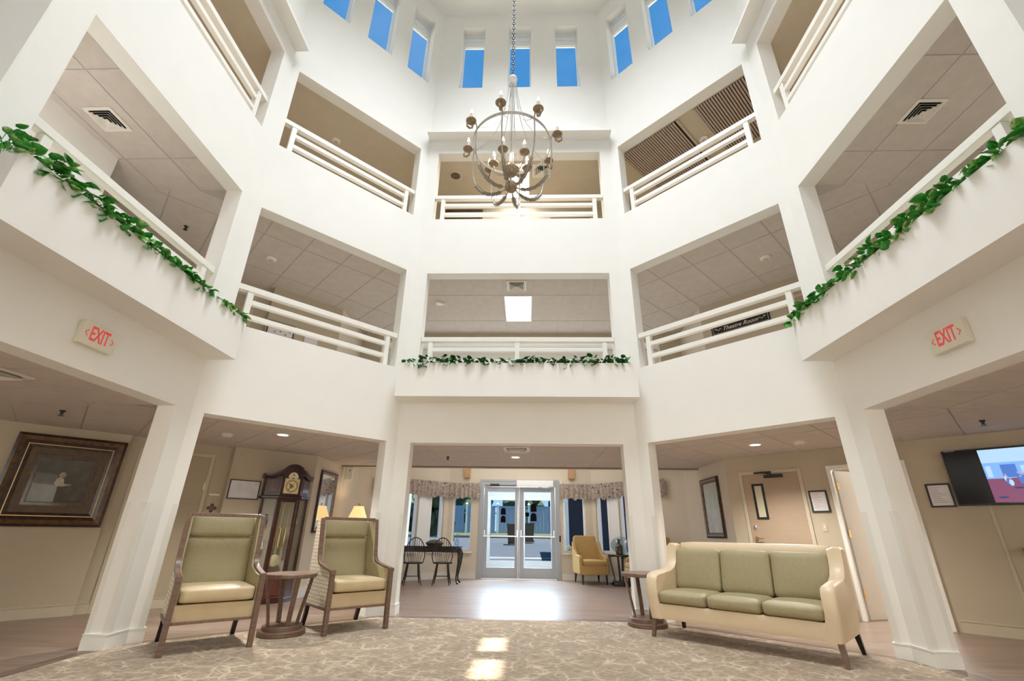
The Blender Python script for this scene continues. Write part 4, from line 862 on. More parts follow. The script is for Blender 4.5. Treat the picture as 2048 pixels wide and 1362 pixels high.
# ------------------------------------------------------------------ chandelier
def chandelier():
    t = thing('chandelier', 'large antiqued-metal globe chandelier with candle lights hanging in the atrium', 'chandelier', (-0.01, -3.47, 4.50))
    ch = MB(); z = 1.80; k = 0
    lk = MB()
    while z < 8.55:
        M = Matrix.Translation((0, 0, z+0.03)) @ Matrix.Rotation((k % 2)*PI/2, 4, 'Z') @ Matrix.Rotation(PI/2, 4, 'X')
        pts = [(0.017*math.cos(a), 0.033*math.sin(a), 0) for a in [2*PI*i/10 for i in range(11)]]
        lk.tube(pts, 0.005, 5, False, M); z += 0.048; k += 1
    lk.build('chain', 'chand_dark', t)
    MB().lathe([(0.03, 1.64), (0.045, 1.66), (0.045, 1.71), (0.055, 1.73), (0.05, 1.75), (0.02, 1.77), (0.012, 1.80)], 20).build('crown', 'candle', t, smooth=0.6)
    MB().lathe([(0.012, 0), (0.05, 0.015), (0.065, 0.04), (0.065, 0.09), (0.045, 0.12), (0.02, 0.13)], 24).build('hub', 'chand_gold', t, smooth=0.7)
    MB().lathe([(0.02, 0.22), (0.05, 0.23), (0.085, 0.29), (0.09, 0.30), (0.05, 0.30)], 24).build('cup', 'chand_gold', t, smooth=0.7)
    MB().tube([(0, 0, 0.1), (0, 0, 1.64)], 0.005, 8).build('stem', 'chand_metal', t)
    for a in (0.5, 2.6, 4.4): MB().tube([(0.02*math.cos(a), 0.02*math.sin(a), 0.28), (0.03*math.cos(a), 0.03*math.sin(a), 1.64)], 0.0025, 5).build('rod', 'chand_metal', t)
    # ring band
    RR, zc = 0.435, 0.66; n = 56; mb = MB(); vs = []; fs = []
    for i in range(n):
        a = 2*PI*i/n
        for r, zz in ((RR, -0.02), (RR+0.004, -0.02), (RR+0.004, 0.02), (RR, 0.02)): vs.append((r*math.cos(a), r*math.sin(a), zc+zz))
    for i in range(n):
        for q in range(4): q2 = (q+1) % 4; fs.append((i*4+q, i*4+q2, ((i+1) % n)*4+q2, ((i+1) % n)*4+q))
    mb.add(vs, fs).build('ring_band', 'chand_metal', t, smooth=0.6)
    def cand(mb_parent, p, h, lit, parent):
        M = Matrix.Translation(p)
        MB().lathe([(0.012, -0.036), (0.055, -0.010), (0.058, 0.0), (0.024, 0.002), (0.022, 0.02)], 16, M=M).build('drip_pan', 'chand_gold', parent, smooth=0.7)
        MB().lathe([(0.018, 0.02), (0.018, 0.02+h)], 10, M=M).build('candle', 'candle', parent, smooth=0.6)
        MB().lathe([(0.008, 0.02+h), (0.017, 0.035+h), (0.014, 0.052+h), (0.004, 0.088+h), (0.0005, 0.095+h)], 10, M=M).build('bulb', 'bulb', parent, smooth=0.8)
    for k in range(8):
        a = math.radians(-11+45*k)-PI/2; M = Matrix.Rotation(a, 4, 'Z')
        prof = bez((0.04, 0, 0.06), (0.20, 0, -0.10), (0.44, 0, 0.02), (0.452, 0, 0.42), 10)+[(0.45, 0, 0.58), (0.447, 0, 0.66), (0.455, 0, 0.70), (0.475, 0, 0.725), (0.505, 0, 0.715), (0.52, 0, 0.69)]
        arm = MB().tube(prof, 0.0075, 7, M=M).build('arm', 'chand_metal', t, smooth=0.8)
        # overlapping metal leaves up the lower half of the arm
        lf = MB(); P = prof[1:8]
        for i in range(len(P)-1):
            for s in range(4):
                u = s/4; c = Vector(P[i]).lerp(Vector(P[i+1]), u); d = (Vector(P[i+1])-Vector(P[i])).normalized()
                for sg in (-1, 1):
                    sd = Vector((0, sg, 0)); up_ = d.cross(sd)*sg
                    lf.add([c, c+d*0.02+sd*0.010, c+d*0.046+sd*0.030+up_*0.012, c+d*0.034+sd*0.003], [(0, 1, 2, 3)], M)
                    lf.add([c, c+d*0.02+up_*0.010*sg, c+d*0.046+up_*0.030*sg, c+d*0.034+up_*0.003*sg], [(0, 1, 2, 3)], M)
        lfo = lf.build('leaf_wrap', 'chand_leaf', arm); lfo['kind'] = 'stuff'
        hook = [(0.50, 0, 0.66), (0.505, 0, 0.62), (0.535, 0, 0.60), (0.565, 0, 0.615), (0.57, 0, 0.65), (0.555, 0, 0.67)]
        MB().tube(hook, [0.012, 0.010, 0.012, 0.010, 0.007, 0.004], 6, M=M).build('curl', 'chand_gold', arm, smooth=0.8)
        cand(None, M @ Vector((0.52, 0, 0.715)), 0.085, True, t)
        pw = bez((0.045, 0, 1.64), (0.09, 0, 1.1), (0.17, 0, 0.78), (0.437, 0, 0.67), 10); MB().tube(pw, 0.0035, 5, M=M).build('wire', 'chand_metal', t)
    for k in range(5):
        a = 2*PI*k/5+0.5; M = Matrix.Rotation(a, 4, 'Z')
        MB().tube(bez((0.05, 0, 0.25), (0.14, 0, 0.20), (0.20, 0, 0.28), (0.20, 0, 0.40), 7), 0.006, 6, M=M).build('inner_arm', 'chand_metal', t, smooth=0.8)
        cand(None, M @ Vector((0.20, 0, 0.42)), 0.085, True, t)
mat('chand_dark', (0.10, 0.10, 0.10), 0.4, 0.7)
chandelier()
light('chandelier_glow', 'POINT', (-0.01, -3.47, 5.0), 10, (1, 0.85, 0.62), size=0.01)

# ------------------------------------------------------------------ framed pictures, signs, notices
MLD = frame(LP[2], (1, 1)); MLC = frame(LP[4], (1, 1)); MLP = frame(LP[0], (1, 1)); MLH = frame((-3.86, 1.49), (0, 1)); MRH = frame((3.86, 3.84), (0, -1))
def pframe(name, label, cat, M, u0, u1, z0, z1, steps, art, glass='glass_frame', group=None):
    # steps: list of (width, proud, material) from the outside in; picture hangs on local plane y=0 facing -y
    t = thing(name, label, cat, tuple(M @ Vector(((u0+u1)/2, -0.005, (z0+z1)/2))), 0, group); t.matrix_world = M @ Matrix.Translation(((u0+u1)/2, -0.004, (z0+z1)/2))
    a, b = (u1-u0)/2, (z1-z0)/2; o = 0
    for i, (w, p, m) in enumerate(steps):
        mb = MB(); A, B, A2, B2 = a-o, b-o, a-o-w, b-o-w; p0, p1 = p if isinstance(p, tuple) else (p, p)
        vs = [(-A, -p0, -B), (A, -p0, -B), (A, -p0, B), (-A, -p0, B), (-A2, -p1, -B2), (A2, -p1, -B2), (A2, -p1, B2), (-A2, -p1, B2)]
        fs = [(0, 1, 5, 4), (1, 2, 6, 5), (2, 3, 7, 6), (3, 0, 4, 7)]
        vs += [(-A, 0, -B), (A, 0, -B), (A, 0, B), (-A, 0, B), (-A2, 0, -B2), (A2, 0, -B2), (A2, 0, B2), (-A2, 0, B2)]
        fs += [(8, 9, 1, 0), (9, 10, 2, 1), (10, 11, 3, 2), (11, 8, 0, 3), (4, 5, 13, 12), (5, 6, 14, 13), (6, 7, 15, 14), (7, 4, 12, 15)]
        mb.add(vs, fs).build('frame_moulding' if i else 'frame', m, t); o += w
    A, B = a-o, b-o
    MB().box((-A-0.002, -0.006, -B-0.002), (A+0.002, 0.0, B+0.002)).build('picture', art, t)
    if glass: MB().box((-A-0.002, -0.014, -B-0.002), (A+0.002, -0.012, B+0.002)).build('glass_pane', glass, t)
    return t, A, B
def blob(t, name, m, pts, y, r=None):   # flat painted shape, facing -y
    Mx = Matrix.Rotation(PI/2, 4, 'X'); MB().prism(pts, y, y+0.0006, Mx).build(name, m, t)
def ell(cx, cz, rx, rz, n=16, a=0): return [(cx+rx*math.cos(2*PI*i/n)*math.cos(a)-rz*math.sin(2*PI*i/n)*math.sin(a), cz+rx*math.cos(2*PI*i/n)*math.sin(a)+rz*math.sin(2*PI*i/n)*math.cos(a)) for i in range(n)]
m_patch('art_dark', [(0.035, 0.028, 0.018), (0.06, 0.048, 0.032), (0.10, 0.08, 0.05)], 6, 0.5)
m_patch('art_portrait', [(0.05, 0.042, 0.03), (0.09, 0.075, 0.055), (0.15, 0.13, 0.10)], 4, 0.5)
m_patch('art_mat', [(0.09, 0.06, 0.035), (0.13, 0.09, 0.055)], 9, 0.6)
m_patch('art_pale', [(0.55, 0.60, 0.57), (0.70, 0.73, 0.69), (0.78, 0.78, 0.74), (0.48, 0.49, 0.44)], 5, 0.4, None, 1.0, (2, 2, 0.8))
m_patch('art_cloud', [(0.62, 0.60, 0.63), (0.78, 0.76, 0.80)], 3, 0.5, None, 1.5)
mat('skin_paint', (0.42, 0.25, 0.16), 0.6, noise=0.2, nscale=40); mat('sleeve_paint', (0.50, 0.44, 0.32), 0.6, noise=0.2, nscale=40); mat('hair_paint', (0.45, 0.40, 0.34), 0.6)
uL = lambda x: (x-LP[0][0])*math.sqrt(2)
t, A, B = pframe('framed_painting', 'large dark portrait painting in a heavy bronze and dark-wood frame on the left corridor wall', 'painting', MLP, uL(-6.80), uL(-5.965), 1.10, 2.30,
    [(0.035, (0.05, 0.065), 'frame_dark'), (0.05, (0.065, 0.05), 'frame_bronze'), (0.045, (0.05, 0.03), 'frame_dark'), (0.010, 0.035, 'frame_gold'), (0.035, (0.03, 0.02), 'frame_dark'), (0.075, 0.008, 'art_mat'), (0.02, 0.012, 'frame_bronze'), (0.035, 0.009, 'frame_dark'), (0.012, 0.010, 'frame_bronze')], 'art_portrait')
blob(t, 'painted_hair', 'hair_paint', ell(0.0, 0.075, 0.034, 0.038), 0.0062); blob(t, 'painted_head', 'skin_paint', ell(0.008, 0.07, 0.026, 0.034), 0.0068)
blob(t, 'painted_body', 'sleeve_paint', [(-0.06, -0.04), (-0.03, -0.075), (0.03, -0.075), (0.09, -0.06), (0.10, -0.045), (0.04, -0.04), (0.03, 0.02), (-0.01, 0.045), (-0.05, 0.02)], 0.0064)
blob(t, 'painted_hand', 'skin_paint', ell(0.10, -0.05, 0.022, 0.012), 0.0070)
pframe('framed_print', 'thin black-framed pale abstract print beside the grandfather clock', 'picture', MLC, 0.03, 0.51, 1.575, 1.885, [(0.014, 0.02, 'black')], 'art_cloud', None)
t, A, B = pframe('framed_mirror', 'tall bronze-framed wall mirror above the lamp in the left hall', 'mirror', MLH, 0.25, 1.06, 1.06, 2.20, [(0.03, (0.03, 0.04), 'frame_dark'), (0.035, (0.04, 0.025), 'frame_grey')], 'mirror', None)
t, A, B = pframe('framed_artwork', 'tall dark-framed pale artwork on the right hall wall by the tan door', 'picture', MRH, 1.10, 2.02, 1.06, 2.17, [(0.03, (0.03, 0.045), 'frame_dark'), (0.035, (0.045, 0.03), 'frame_grey'), (0.03, (0.03, 0.02), 'frame_bronze')], 'art_pale')
pframe('gallery_picture', 'brown-framed picture seen through the top front railing, left of the chandelier', 'picture', frame((-4.2, 1.65), (1, 0)), 2.28, 3.30, 7.60, 8.40, [(0.06, (0.03, 0.04), 'frame_bronze'), (0.03, (0.04, 0.02), 'frame_dark')], 'art_dark')
pframe('gallery_picture', 'dark-framed picture low behind the top front railing, right of the chandelier', 'picture', frame((-4.2, 1.65), (1, 0)), 4.94, 5.90, 7.50, 8.14, [(0.05, (0.02, 0.03), 'frame_dark')], 'art_mat')
# black framed notices
def notice(label, M, u0, u1, z0, z1, group=None, red=True):
    t, A, B = pframe('framed_notice', label, 'notice', M, u0, u1, z0, z1, [(0.022, 0.018, 'black')], 'paper', None)
    for i in range(9):
        z = B-0.03-i*(2*B-0.05)/9; w = A*(0.35+0.4*random.random())
        MB().box((-A*0.8, -0.0068, z-0.003), (-A*0.8+2*w, -0.0062, z+0.003)).build('text_line', 'exit_red' if (red and i % 3 == 0) else 'notice_ink', t)
mat('notice_ink', (0.35, 0.32, 0.34), 0.6)
notice('black-framed printed notice between the tan door and the open doorway', MRW, 1.275, 1.53, 1.465, 1.795)
notice('black-framed printed notice to the left of the television', MRW, 2.74, 3.005, 1.50, 1.81, red=False)
t, A, B = pframe('wall_sign', 'black-framed white plaque behind the left slanted railing of the middle storey', 'sign', MLC, 0.02, 0.52, 4.58, 4.87, [(0.016, 0.02, 'black')], 'paper', None)
text('lettering', 'THE BAKERY', 0.05, 'black', t, upright(Matrix.Identity(4), 0, -0.008, 0.09)); 
for dx, dz in ((-0.17, 0.02), (0.17, 0.0), (-0.1, -0.06), (0.1, -0.07), (0.0, -0.03)): blob(t, 'printed_flower', 'notice_ink', ell(dx, dz, 0.022, 0.02, 8), 0.0072)
pframe('small_framed_sign', 'small pale framed sign on the middle-storey wall, right of the white plaque', 'sign', MLC, 0.72, 1.02, 4.57, 4.78, [(0.02, 0.018, 'trim_beige')], 'paper', None)
# theatre room sign
t = thing('room_sign', 'long black sign reading Theatre Room behind the right slanted railing of the middle storey', 'sign'); t.matrix_world = MRW @ Matrix.Translation((0.75, -0.004, 4.97))
MB().box((-0.56, -0.022, -0.11), (0.56, 0, 0.11)).build('board', 'black', t, bevel=0.004)
mb = MB(); 
for a, b in (((-0.53, -0.0235, 0.078), (0.53, -0.022, 0.083)), ((-0.53, -0.0235, -0.083), (0.53, -0.022, -0.078)), ((-0.53, -0.0235, -0.083), (-0.525, -0.022, 0.083)), ((0.525, -0.0235, -0.083), (0.53, -0.022, 0.083))): mb.box(a, b)
mat('cream_ink', (0.8, 0.74, 0.62), 0.5); mb.build('border_line', 'cream_ink', t)
text('lettering', 'Theatre Room', 0.12, 'cream_ink', t, upright(Matrix.Identity(4), 0, -0.023, -0.005), sx=0.95, shear=0.45)
for s in (-1, 1):
    sc = [(s*(0.36+0.11*u), -0.024, 0.018*math.sin(u*9)) for u in [i/14 for i in range(15)]]; MB().tube(sc, 0.004, 5).build('scroll', 'cream_ink', t)
    sp = [(s*(0.47+0.02*(1-u)*math.cos(u*9)), -0.024, 0.02*(1-u)*math.sin(u*9)+0.02) for u in [i/12 for i in range(13)]]; MB().tube(sp, 0.003, 5).build('scroll', 'cream_ink', t)
# exit signs
def exit_sign(label, M, u0, u1, z0, z1):
    t = thing('exit_sign', label, 'exit sign'); uc, zc = (u0+u1)/2, (z0+z1)/2; t.matrix_world = M @ Matrix.Translation((uc, -0.001, zc)); a, b = (u1-u0)/2, (z1-z0)/2
    MB().box((-a, -0.058, -b), (a, 0, b)).build('housing', 'exit_body', t, bevel=0.006)
    text('lettering', 'EXIT', 0.19, 'exit_red', t, upright(Matrix.Identity(4), 0.0, -0.0585, 0.004), sx=0.52, bold=0.004)
    for s in (-1, 1):
        mb = MB(); x = s*(a-0.022)
        for q in (-1, 1): mb.add([(x, -0.0595, 0), (x-s*0.028, -0.0595, q*0.032), (x-s*0.040, -0.0595, q*0.032), (x-s*0.013, -0.0595, 0)], [(0, 1, 2, 3)])
        mb.build('chevron', 'exit_red', t)
exit_sign('red-lettered EXIT sign on the left beam under the planter', FM['left'], 1.255, 1.61, 2.645, 2.865)
exit_sign('red-lettered EXIT sign on the right beam under the planter', FM['right'], 1.385, 1.735, 2.64, 2.865)
# red leaf emblem
t = thing('leaf_emblem', 'dark-red four-leaf emblem on the wall behind the left wing chair', 'sign'); t.matrix_world = MLD @ Matrix.Translation((1.32, -0.003, 1.42))
for k in range(4):
    a = k*PI/2; P = []
    for i in range(9): u = i/8; P.append((0.075*u, 0.026*math.sin(PI*u)))
    for i in range(1, 8): u = 1-i/8; P.append((0.075*u, -0.026*math.sin(PI*u)))
    M = Matrix.Translation((0, 0, 0)) @ Matrix.Rotation(PI/2, 4, 'X') @ Matrix.Rotation(a+PI/2, 4, 'Z') @ Matrix.Translation((0.006, 0, 0)); lf = MB().prism(list(reversed(P)), 0, 0.004, M).build('petal', 'sign_red', t)
    MB().tube([(0.015, 0, 0.005), (0.065, 0, 0.005)], 0.0022, 4, M=M).build('vein', 'trim_beige', lf)
t = MB().box((1.24, -0.004, 1.62), (1.39, 0, 1.645), MLD).build('name_strip', 'trim_white'); tag(t, 'narrow cream name strip on the wall above the red leaf emblem', 'sign')
# television
t = thing('television', 'wall-mounted flat television showing a group photo of a lobby', 'television'); t.matrix_world = MRW @ Matrix.Translation((3.03, -0.05, 1.51))
MB().box((0, -0.03, 0), (1.28, 0.012, 0.715)).build('housing', 'black', t, bevel=0.004)
MB().box((0.35, 0.012, 0.2), (0.75, 0.05, 0.5)).build('wall_bracket', 'black', t)
mat('tv_off', (0.012, 0.014, 0.02), 0.12); MB().box((0.012, -0.0315, 0.02), (1.268, -0.03, 0.70)).build('screen', 'tv_off', t)
def scr(name, col, s=0.9): mat(name, tuple(c*0.2 for c in col), 0.3, emit=col, estr=s)
scr('tv_sky', (0.35, 0.62, 0.95)); scr('tv_wall', (0.20, 0.42, 0.85)); scr('tv_blue', (0.06, 0.17, 0.55)); scr('tv_pale', (0.42, 0.62, 0.92)); scr('tv_floor', (0.20, 0.06, 0.13)); scr('tv_dark', (0.02, 0.035, 0.16)); scr('tv_skin', (0.45, 0.28, 0.32)); scr('tv_grey', (0.22, 0.38, 0.6))
def sq(nm, m, x0, z0, x1, z1, y=-0.032): MB().box((x0, y-0.0004, z0), (x1, y, z1)).build(nm, m, t)
sq('screen_image', 'tv_wall', 0.36, 0.03, 0.95, 0.69); sq('screen_image', 'tv_floor', 0.36, 0.03, 0.95, 0.32, -0.0325); sq('screen_image', 'tv_pale', 0.36, 0.52, 0.95, 0.69, -0.0325)
for i in range(4): sq('screen_image', 'tv_sky', 0.36+i*0.15, 0.585, 0.36+i*0.15+0.12, 0.595, -0.033)
for x0, x1 in ((0.52, 0.66), (0.80, 0.93)): sq('screen_image', 'tv_blue', x0, 0.33, x1, 0.49, -0.033)
sq('screen_image', 'tv_pale', 0.38, 0.34, 0.43, 0.48, -0.033); sq('screen_image', 'tv_pale', 0.70, 0.36, 0.77, 0.47, -0.033)
random.seed(3)
for i in range(15):
    x = 0.42+random.random()*0.5; z = 0.26+random.random()*0.10; blob(t, 'screen_figure', random.choice(['tv_dark', 'tv_grey', 'tv_pale', 'tv_blue']), ell(x, z, 0.022, 0.04, 8), 0.0334+0.0002*i); blob(t, 'screen_figure', 'tv_skin', ell(x, z+0.05, 0.011, 0.013, 8), 0.0337+0.0002*i)
for x, z in ((0.62, 0.20), (0.72, 0.17), (0.45, 0.09)): blob(t, 'screen_figure', 'tv_dark', ell(x, z, 0.05, 0.012, 8), 0.034)
MB().box((0.03, -0.0335, 0.70), (0.14, -0.0305, 0.708)).build('maker_mark', 'alu_light', t)
tr = MB().box((3.305, -0.012, 0.0), (3.335, 0, 1.60), MRW).build('trim_6', 'trim_beige'); st(tr)
for i, u in enumerate((0.21, 1.21, 1.60, 2.585)):
    st(MB().box((u, -0.002, 0.0 if u < 0.3 else 2.18), (u+0.006, 0, 2.43), MRW).build('trim_%d' % (7+i), 'trim_beige'))
t = thing('wall_fitting', 'dark wall-mounted bowl-shaped fitting with a chrome rim below the television', 'fitting'); t.matrix_world = MRW @ Matrix.Translation((3.56, -0.12, 0.92))
MB().lathe([(0.03, 0), (0.07, 0.03), (0.09, 0.08)], 20).build('bowl', 'black', t, smooth=0.7); MB().lathe([(0.092, 0.08), (0.096, 0.085), (0.094, 0.10), (0.085, 0.10)], 20).build('rim', 'chrome', t, smooth=0.7); MB().box((-0.02, 0.05, 0.02), (0.02, 0.12, 0.07)).build('bracket', 'black', t)

# ------------------------------------------------------------------ interior doors
def frame_door(name, label, M, u0, u1, z0, h, m, lite=False, closer=False, hw=True, structure_n=None):
    f = 0.055; mb = MB()
    for a, b in (((u0, -0.022, z0), (u0+f, 0, z0+h)), ((u1-f, -0.022, z0), (u1, 0, z0+h)), ((u0+f, -0.022, z0+h-f), (u1-f, 0, z0+h))): mb.box(a, b, M)
    r = st(mb.build('door_%d' % structure_n, 'trim_beige', bevel=0.003)) 
    lf = MB().box((u0+f+0.004, -0.010, z0+0.008), (u1-f-0.004, -0.001, z0+h-f-0.004), M).build('door_leaf', m, r)
    if lite:
        a, b, c, d = 0.42, 0.61, z0+1.37, z0+1.95; mb = MB(); w = 0.035
        for p, q in (((a, -0.022, c), (a+w, -0.010, d)), ((b-w, -0.022, c), (b, -0.010, d)), ((a+w, -0.022, c), (b-w, -0.010, c+w)), ((a+w, -0.022, d-w), (b-w, -0.010, d))): mb.box(p, q, M)
        mb.build('vision_frame', 'black', lf); MB().box((a+w, -0.013, c+w), (b-w, -0.010, d-w), M).build('vision_glass', 'vision', lf)
    if hw:
        ux = u0+f+0.075
        MB().lathe([(0.03, 0), (0.03, 0.012), (0.02, 0.018)], 16, M=M @ Matrix.Translation((ux, -0.01, z0+1.24)) @ Matrix.Rotation(PI/2, 4, 'X')).build('deadbolt', 'chrome', lf, smooth=0.5)
        mb = MB(); mb.lathe([(0.032, 0), (0.03, 0.012)], 16, M=M @ Matrix.Translation((ux, -0.01, z0+1.07)) @ Matrix.Rotation(PI/2, 4, 'X')); mb.tube([(ux, -0.02, z0+1.07), (ux, -0.06, z0+1.07), (ux+0.02, -0.066, z0+1.07), (ux+0.12, -0.062, z0+1.065)], 0.010, 7, M=M); mb.build('lever_handle', 'brass', lf, smooth=0.6)
    if closer:
        MB().box((0.66, -0.07, z0+2.035), (0.95, -0.011, z0+2.085), M).build('closer_body', 'dark_metal', lf, bevel=0.006)
        MB().box((0.50, -0.045, z0+2.115), (0.78, -0.023, z0+2.145), M).build('closer_track', 'dark_metal', r)
        MB().tube([(0.80, -0.06, z0+2.09), (0.66, -0.08, z0+2.12), (0.55, -0.04, z0+2.13)], 0.008, 6, M=M).build('closer_arm', 'dark_metal', r)
    return r
mat('vision', (0.62, 0.58, 0.42), 0.15)
frame_door('door', '', MRW, 0.225, 1.235, 0, 2.165, 'door_tan', True, True, True, 3)
frame_door('door', '', MLD, 0.15, 1.19, 0, 2.27, 'door_beige', False, False, False, 4)
for zz in (0.5, 1.7): MB().box((1.125, -0.018, zz), (1.145, -0.010, zz+0.11), MLD).build('hinge', 'brass', bpy.data.objects['door_4'])
frame_door('door', '', MLD, 0.15, 1.19, 3.0, 2.35, 'door_beige', False, False, False, 5)
frame_door('door', '', MRW, 1.62, 2.62, 3.0, 2.22, 'door_tan', False, False, True, 6)
# open doorway on the right with the room behind
mb = MB(); f = 0.055
for a, b in (((1.60, -0.022, 0), (1.655, 0.14, 2.16)), ((2.545, -0.022, 0), (2.60, 0.14, 2.16)), ((1.655, -0.022, 2.105), (2.545, 0.14, 2.16))): mb.box(a, b, MRW)
dr = st(mb.build('door_7', 'trim_white', bevel=0.003))
ML = MRW @ Matrix.Translation((1.66, 0.10, 0)) @ Matrix.Rotation(math.radians(66), 4, 'Z')
lf = MB().box((0, -0.022, 0.01), (0.87, 0.022, 2.09), ML).build('door_leaf', 'door_white', dr, bevel=0.002)
MB().box((0.40, -0.026, 1.35), (0.53, -0.022, 1.95), ML).build('vision_frame', 'black', lf); MB().box((0.43, -0.028, 1.39), (0.50, -0.026, 1.91), ML).build('vision_glass', 'black', lf)
mb = MB(); mb.box((0.78, -0.028, 1.02), (0.84, -0.022, 1.10), ML); mb.tube([(0.81, -0.03, 1.06), (0.81, -0.07, 1.06), (0.72, -0.075, 1.06)], 0.010, 7, M=ML); mb.tube([(0.81, -0.05, 1.10), (0.81, -0.05, 1.02)], 0.01, 6, M=ML); mb.build('lever_handle', 'brass', lf)
MB().box((0.79, -0.026, 1.22), (0.83, -0.022, 1.27), ML).build('deadbolt', 'dark_metal', lf)
for zz in (0.28, 1.1, 1.8): MB().box((-0.012, -0.024, zz), (0.03, -0.020, zz+0.11), ML).build('hinge', 'brass', lf)
rb = MB(); strip(rb, [(MRW @ Vector(p)).to_2d() for p in ((0.9, 0.12, 0), (0.9, 3.2, 0), (3.9, 3.2, 0), (3.9, 0.12, 0))], 0.1, 0, 2.75); st(rb.build('wall_side_room', 'paint_cream'))
st(MB().box((0.8, 0.12, 2.75), (4.0, 3.3, 2.85), MRW).build('ceiling', 'paint'))
light('side_room_light', 'AREA', tuple(MRW @ Vector((2.4, 1.6, 2.40))), 90, (1, 0.96, 0.9), size=0.6, rot=(0, 0, 0))
t = thing('ceiling_fan', 'dark ceiling fan glimpsed through the open doorway on the right', 'fan', tuple(MRW @ Vector((1.75, 1.6, 2.03))))
MB().lathe([(0.03, -0.10), (0.09, -0.06), (0.10, 0.02), (0.04, 0.06), (0.015, 0.08), (0.015, 0.40)], 16).build('motor', 'leg_dark', t, smooth=0.7)
for k in range(5):
    M = Matrix.Rotation(2*PI*k/5+0.3, 4, 'Z') @ Matrix.Rotation(0.2, 4, 'X'); MB().box((0.10, -0.06, -0.004), (0.60, 0.06, 0.004), M).build('blade', 'leg_dark', t, bevel=0.003)

# ------------------------------------------------------------------ ceiling fittings
def diffuser(label, x, y, z, s=0.6, rz=0, group=None):
    t = thing('ceiling_vent', label, 'vent', (x, y, z), rz, group); h = s/2; n = 4
    mb = MB(); w = s*0.12
    for a, b in (((-h, -h, -0.012), (-h+w, h, 0)), ((h-w, -h, -0.012), (h, h, 0)), ((-h+w, -h, -0.012), (h-w, -h+w, 0)), ((-h+w, h-w, -0.012), (h-w, h, 0))): mb.box(a, b)
    mb.build('frame', 'plastic_white', t); MB().box((-h+w, -h+w, -0.001), (h-w, h-w, 0.0)).build('backing', 'void', t)
    for i in range(n):
        r0 = (h-w)*(1-i/n)-0.004; r1 = r0-(h-w)/n*0.72; vs = []; z0, z1 = -0.006, -0.034
        vs = [(-r1, -r1, z0), (r1, -r1, z0), (r1, r1, z0), (-r1, r1, z0), (-r0, -r0, z1), (r0, -r0, z1), (r0, r0, z1), (-r0, r0, z1)]
        vs = [(v[0], v[1], v[2]) for v in vs]; vs2 = [(v[0], v[1], v[2]-0.004) for v in vs]
        fs = [(0, 4, 5, 1), (1, 5, 6, 2), (2, 6, 7, 3), (3, 7, 4, 0)]; fs2 = [tuple(reversed([q+8 for q in f_])) for f_ in fs]
        MB().add(vs+vs2, fs+fs2+[(4, 12, 13, 5), (5, 13, 14, 6), (6, 14, 15, 7), (7, 15, 12, 4)]).build('louvre', 'plastic_white', t)
    return t
diffuser('square louvred air vent in the middle-storey ceiling on the far left', -4.83, -3.52, Z2-0.006, 0.34)
diffuser('square louvred air vent in the middle-storey ceiling on the far right', 4.66, -3.48, Z2-0.006, 0.33)
diffuser('small air vent beside the bright ceiling light panel of the middle front opening', -0.03, 0.46, Z2-0.006, 0.38)
diffuser('air vent in the ground-floor ceiling before the entrance doors', 0.0, 0.53, Z1-0.006, 0.44)
diffuser('air vent in the ground-floor ceiling at the far left edge', -4.80, -3.50, Z1-0.006, 0.42)
diffuser('dark square air vent in the top-storey ceiling behind the chandelier', 0.50, 0.52, Z3, 0.40)
def smoke(label, x, y, z, r=0.075):
    t = thing('smoke_detector', label, 'smoke detector', (x, y, z)); MB().lathe([(r*0.5, -0.05), (r*0.75, -0.042), (r*0.8, -0.03), (r, -0.02), (r, 0)], 24).build('housing', 'plastic_white', t, smooth=0.5); MB().lathe([(r*0.45, -0.056), (r*0.5, -0.05)], 20).build('sensor_cap', 'trim_beige', t)
smoke('round smoke detector in the ceiling above the left wing chair', -4.336, -0.634, Z1-0.005); smoke('round smoke detector in the ceiling above the right end of the sofa', 4.257, -0.386, Z1-0.005)
smoke('round smoke detector in the middle-storey ceiling behind the left slanted railing', -4.41, -0.54, Z2-0.005, 0.09); smoke('round smoke detector in the middle-storey ceiling behind the right slanted railing', 4.324, -0.511, Z2-0.005, 0.09)
smoke('round smoke detector in the top-storey ceiling at the left slanted opening', -3.78, -0.38, Z3, 0.09); smoke('round smoke detector between the slatted grilles of the top-storey ceiling', 3.773, -0.311, Z3, 0.09)
t = thing('ceiling_speaker', 'round ceiling speaker in the top-storey ceiling left of the chandelier', 'speaker', (-1.446, 0.649, Z3)); MB().lathe([(0.13, -0.012), (0.155, -0.010), (0.16, 0)], 32).build('rim', 'paint_top', t, smooth=0.5); MB().lathe([(0.02, -0.02), (0.09, -0.016), (0.11, -0.012)], 28).build('grille', 'frame_grey', t, smooth=0.5)
t = thing('wall_detector', 'small pale wedge-shaped detector in the middle front ceiling, left of the light panel', 'detector', (-1.669, 1.17, Z2-0.006), 0.5); MB().prism([(-0.10, -0.05), (0.10, -0.05), (0.04, 0.06), (-0.06, 0.06)], -0.04, 0).build('housing', 'plastic_white', t, bevel=0.004)
def can(label, x, y, z, e=14):
    t = thing('downlight', label, 'downlight', (x, y, z)); n = 32
    MB().lathe([(0.075, -0.004), (0.095, -0.006), (0.10, 0)], n, caps=False).build('trim_ring', 'plastic_white', t, smooth=0.5); MB().lathe([(0.001, -0.0035), (0.076, -0.0035), (0.076, 0)], n, caps=False).build('lens', 'can_light', t)
    light('downlight_beam', 'SPOT', (x, y, z-0.03), e, (1, 0.965, 0.89), size=2.3, rot=(0, 0, 0), blend=0.8)
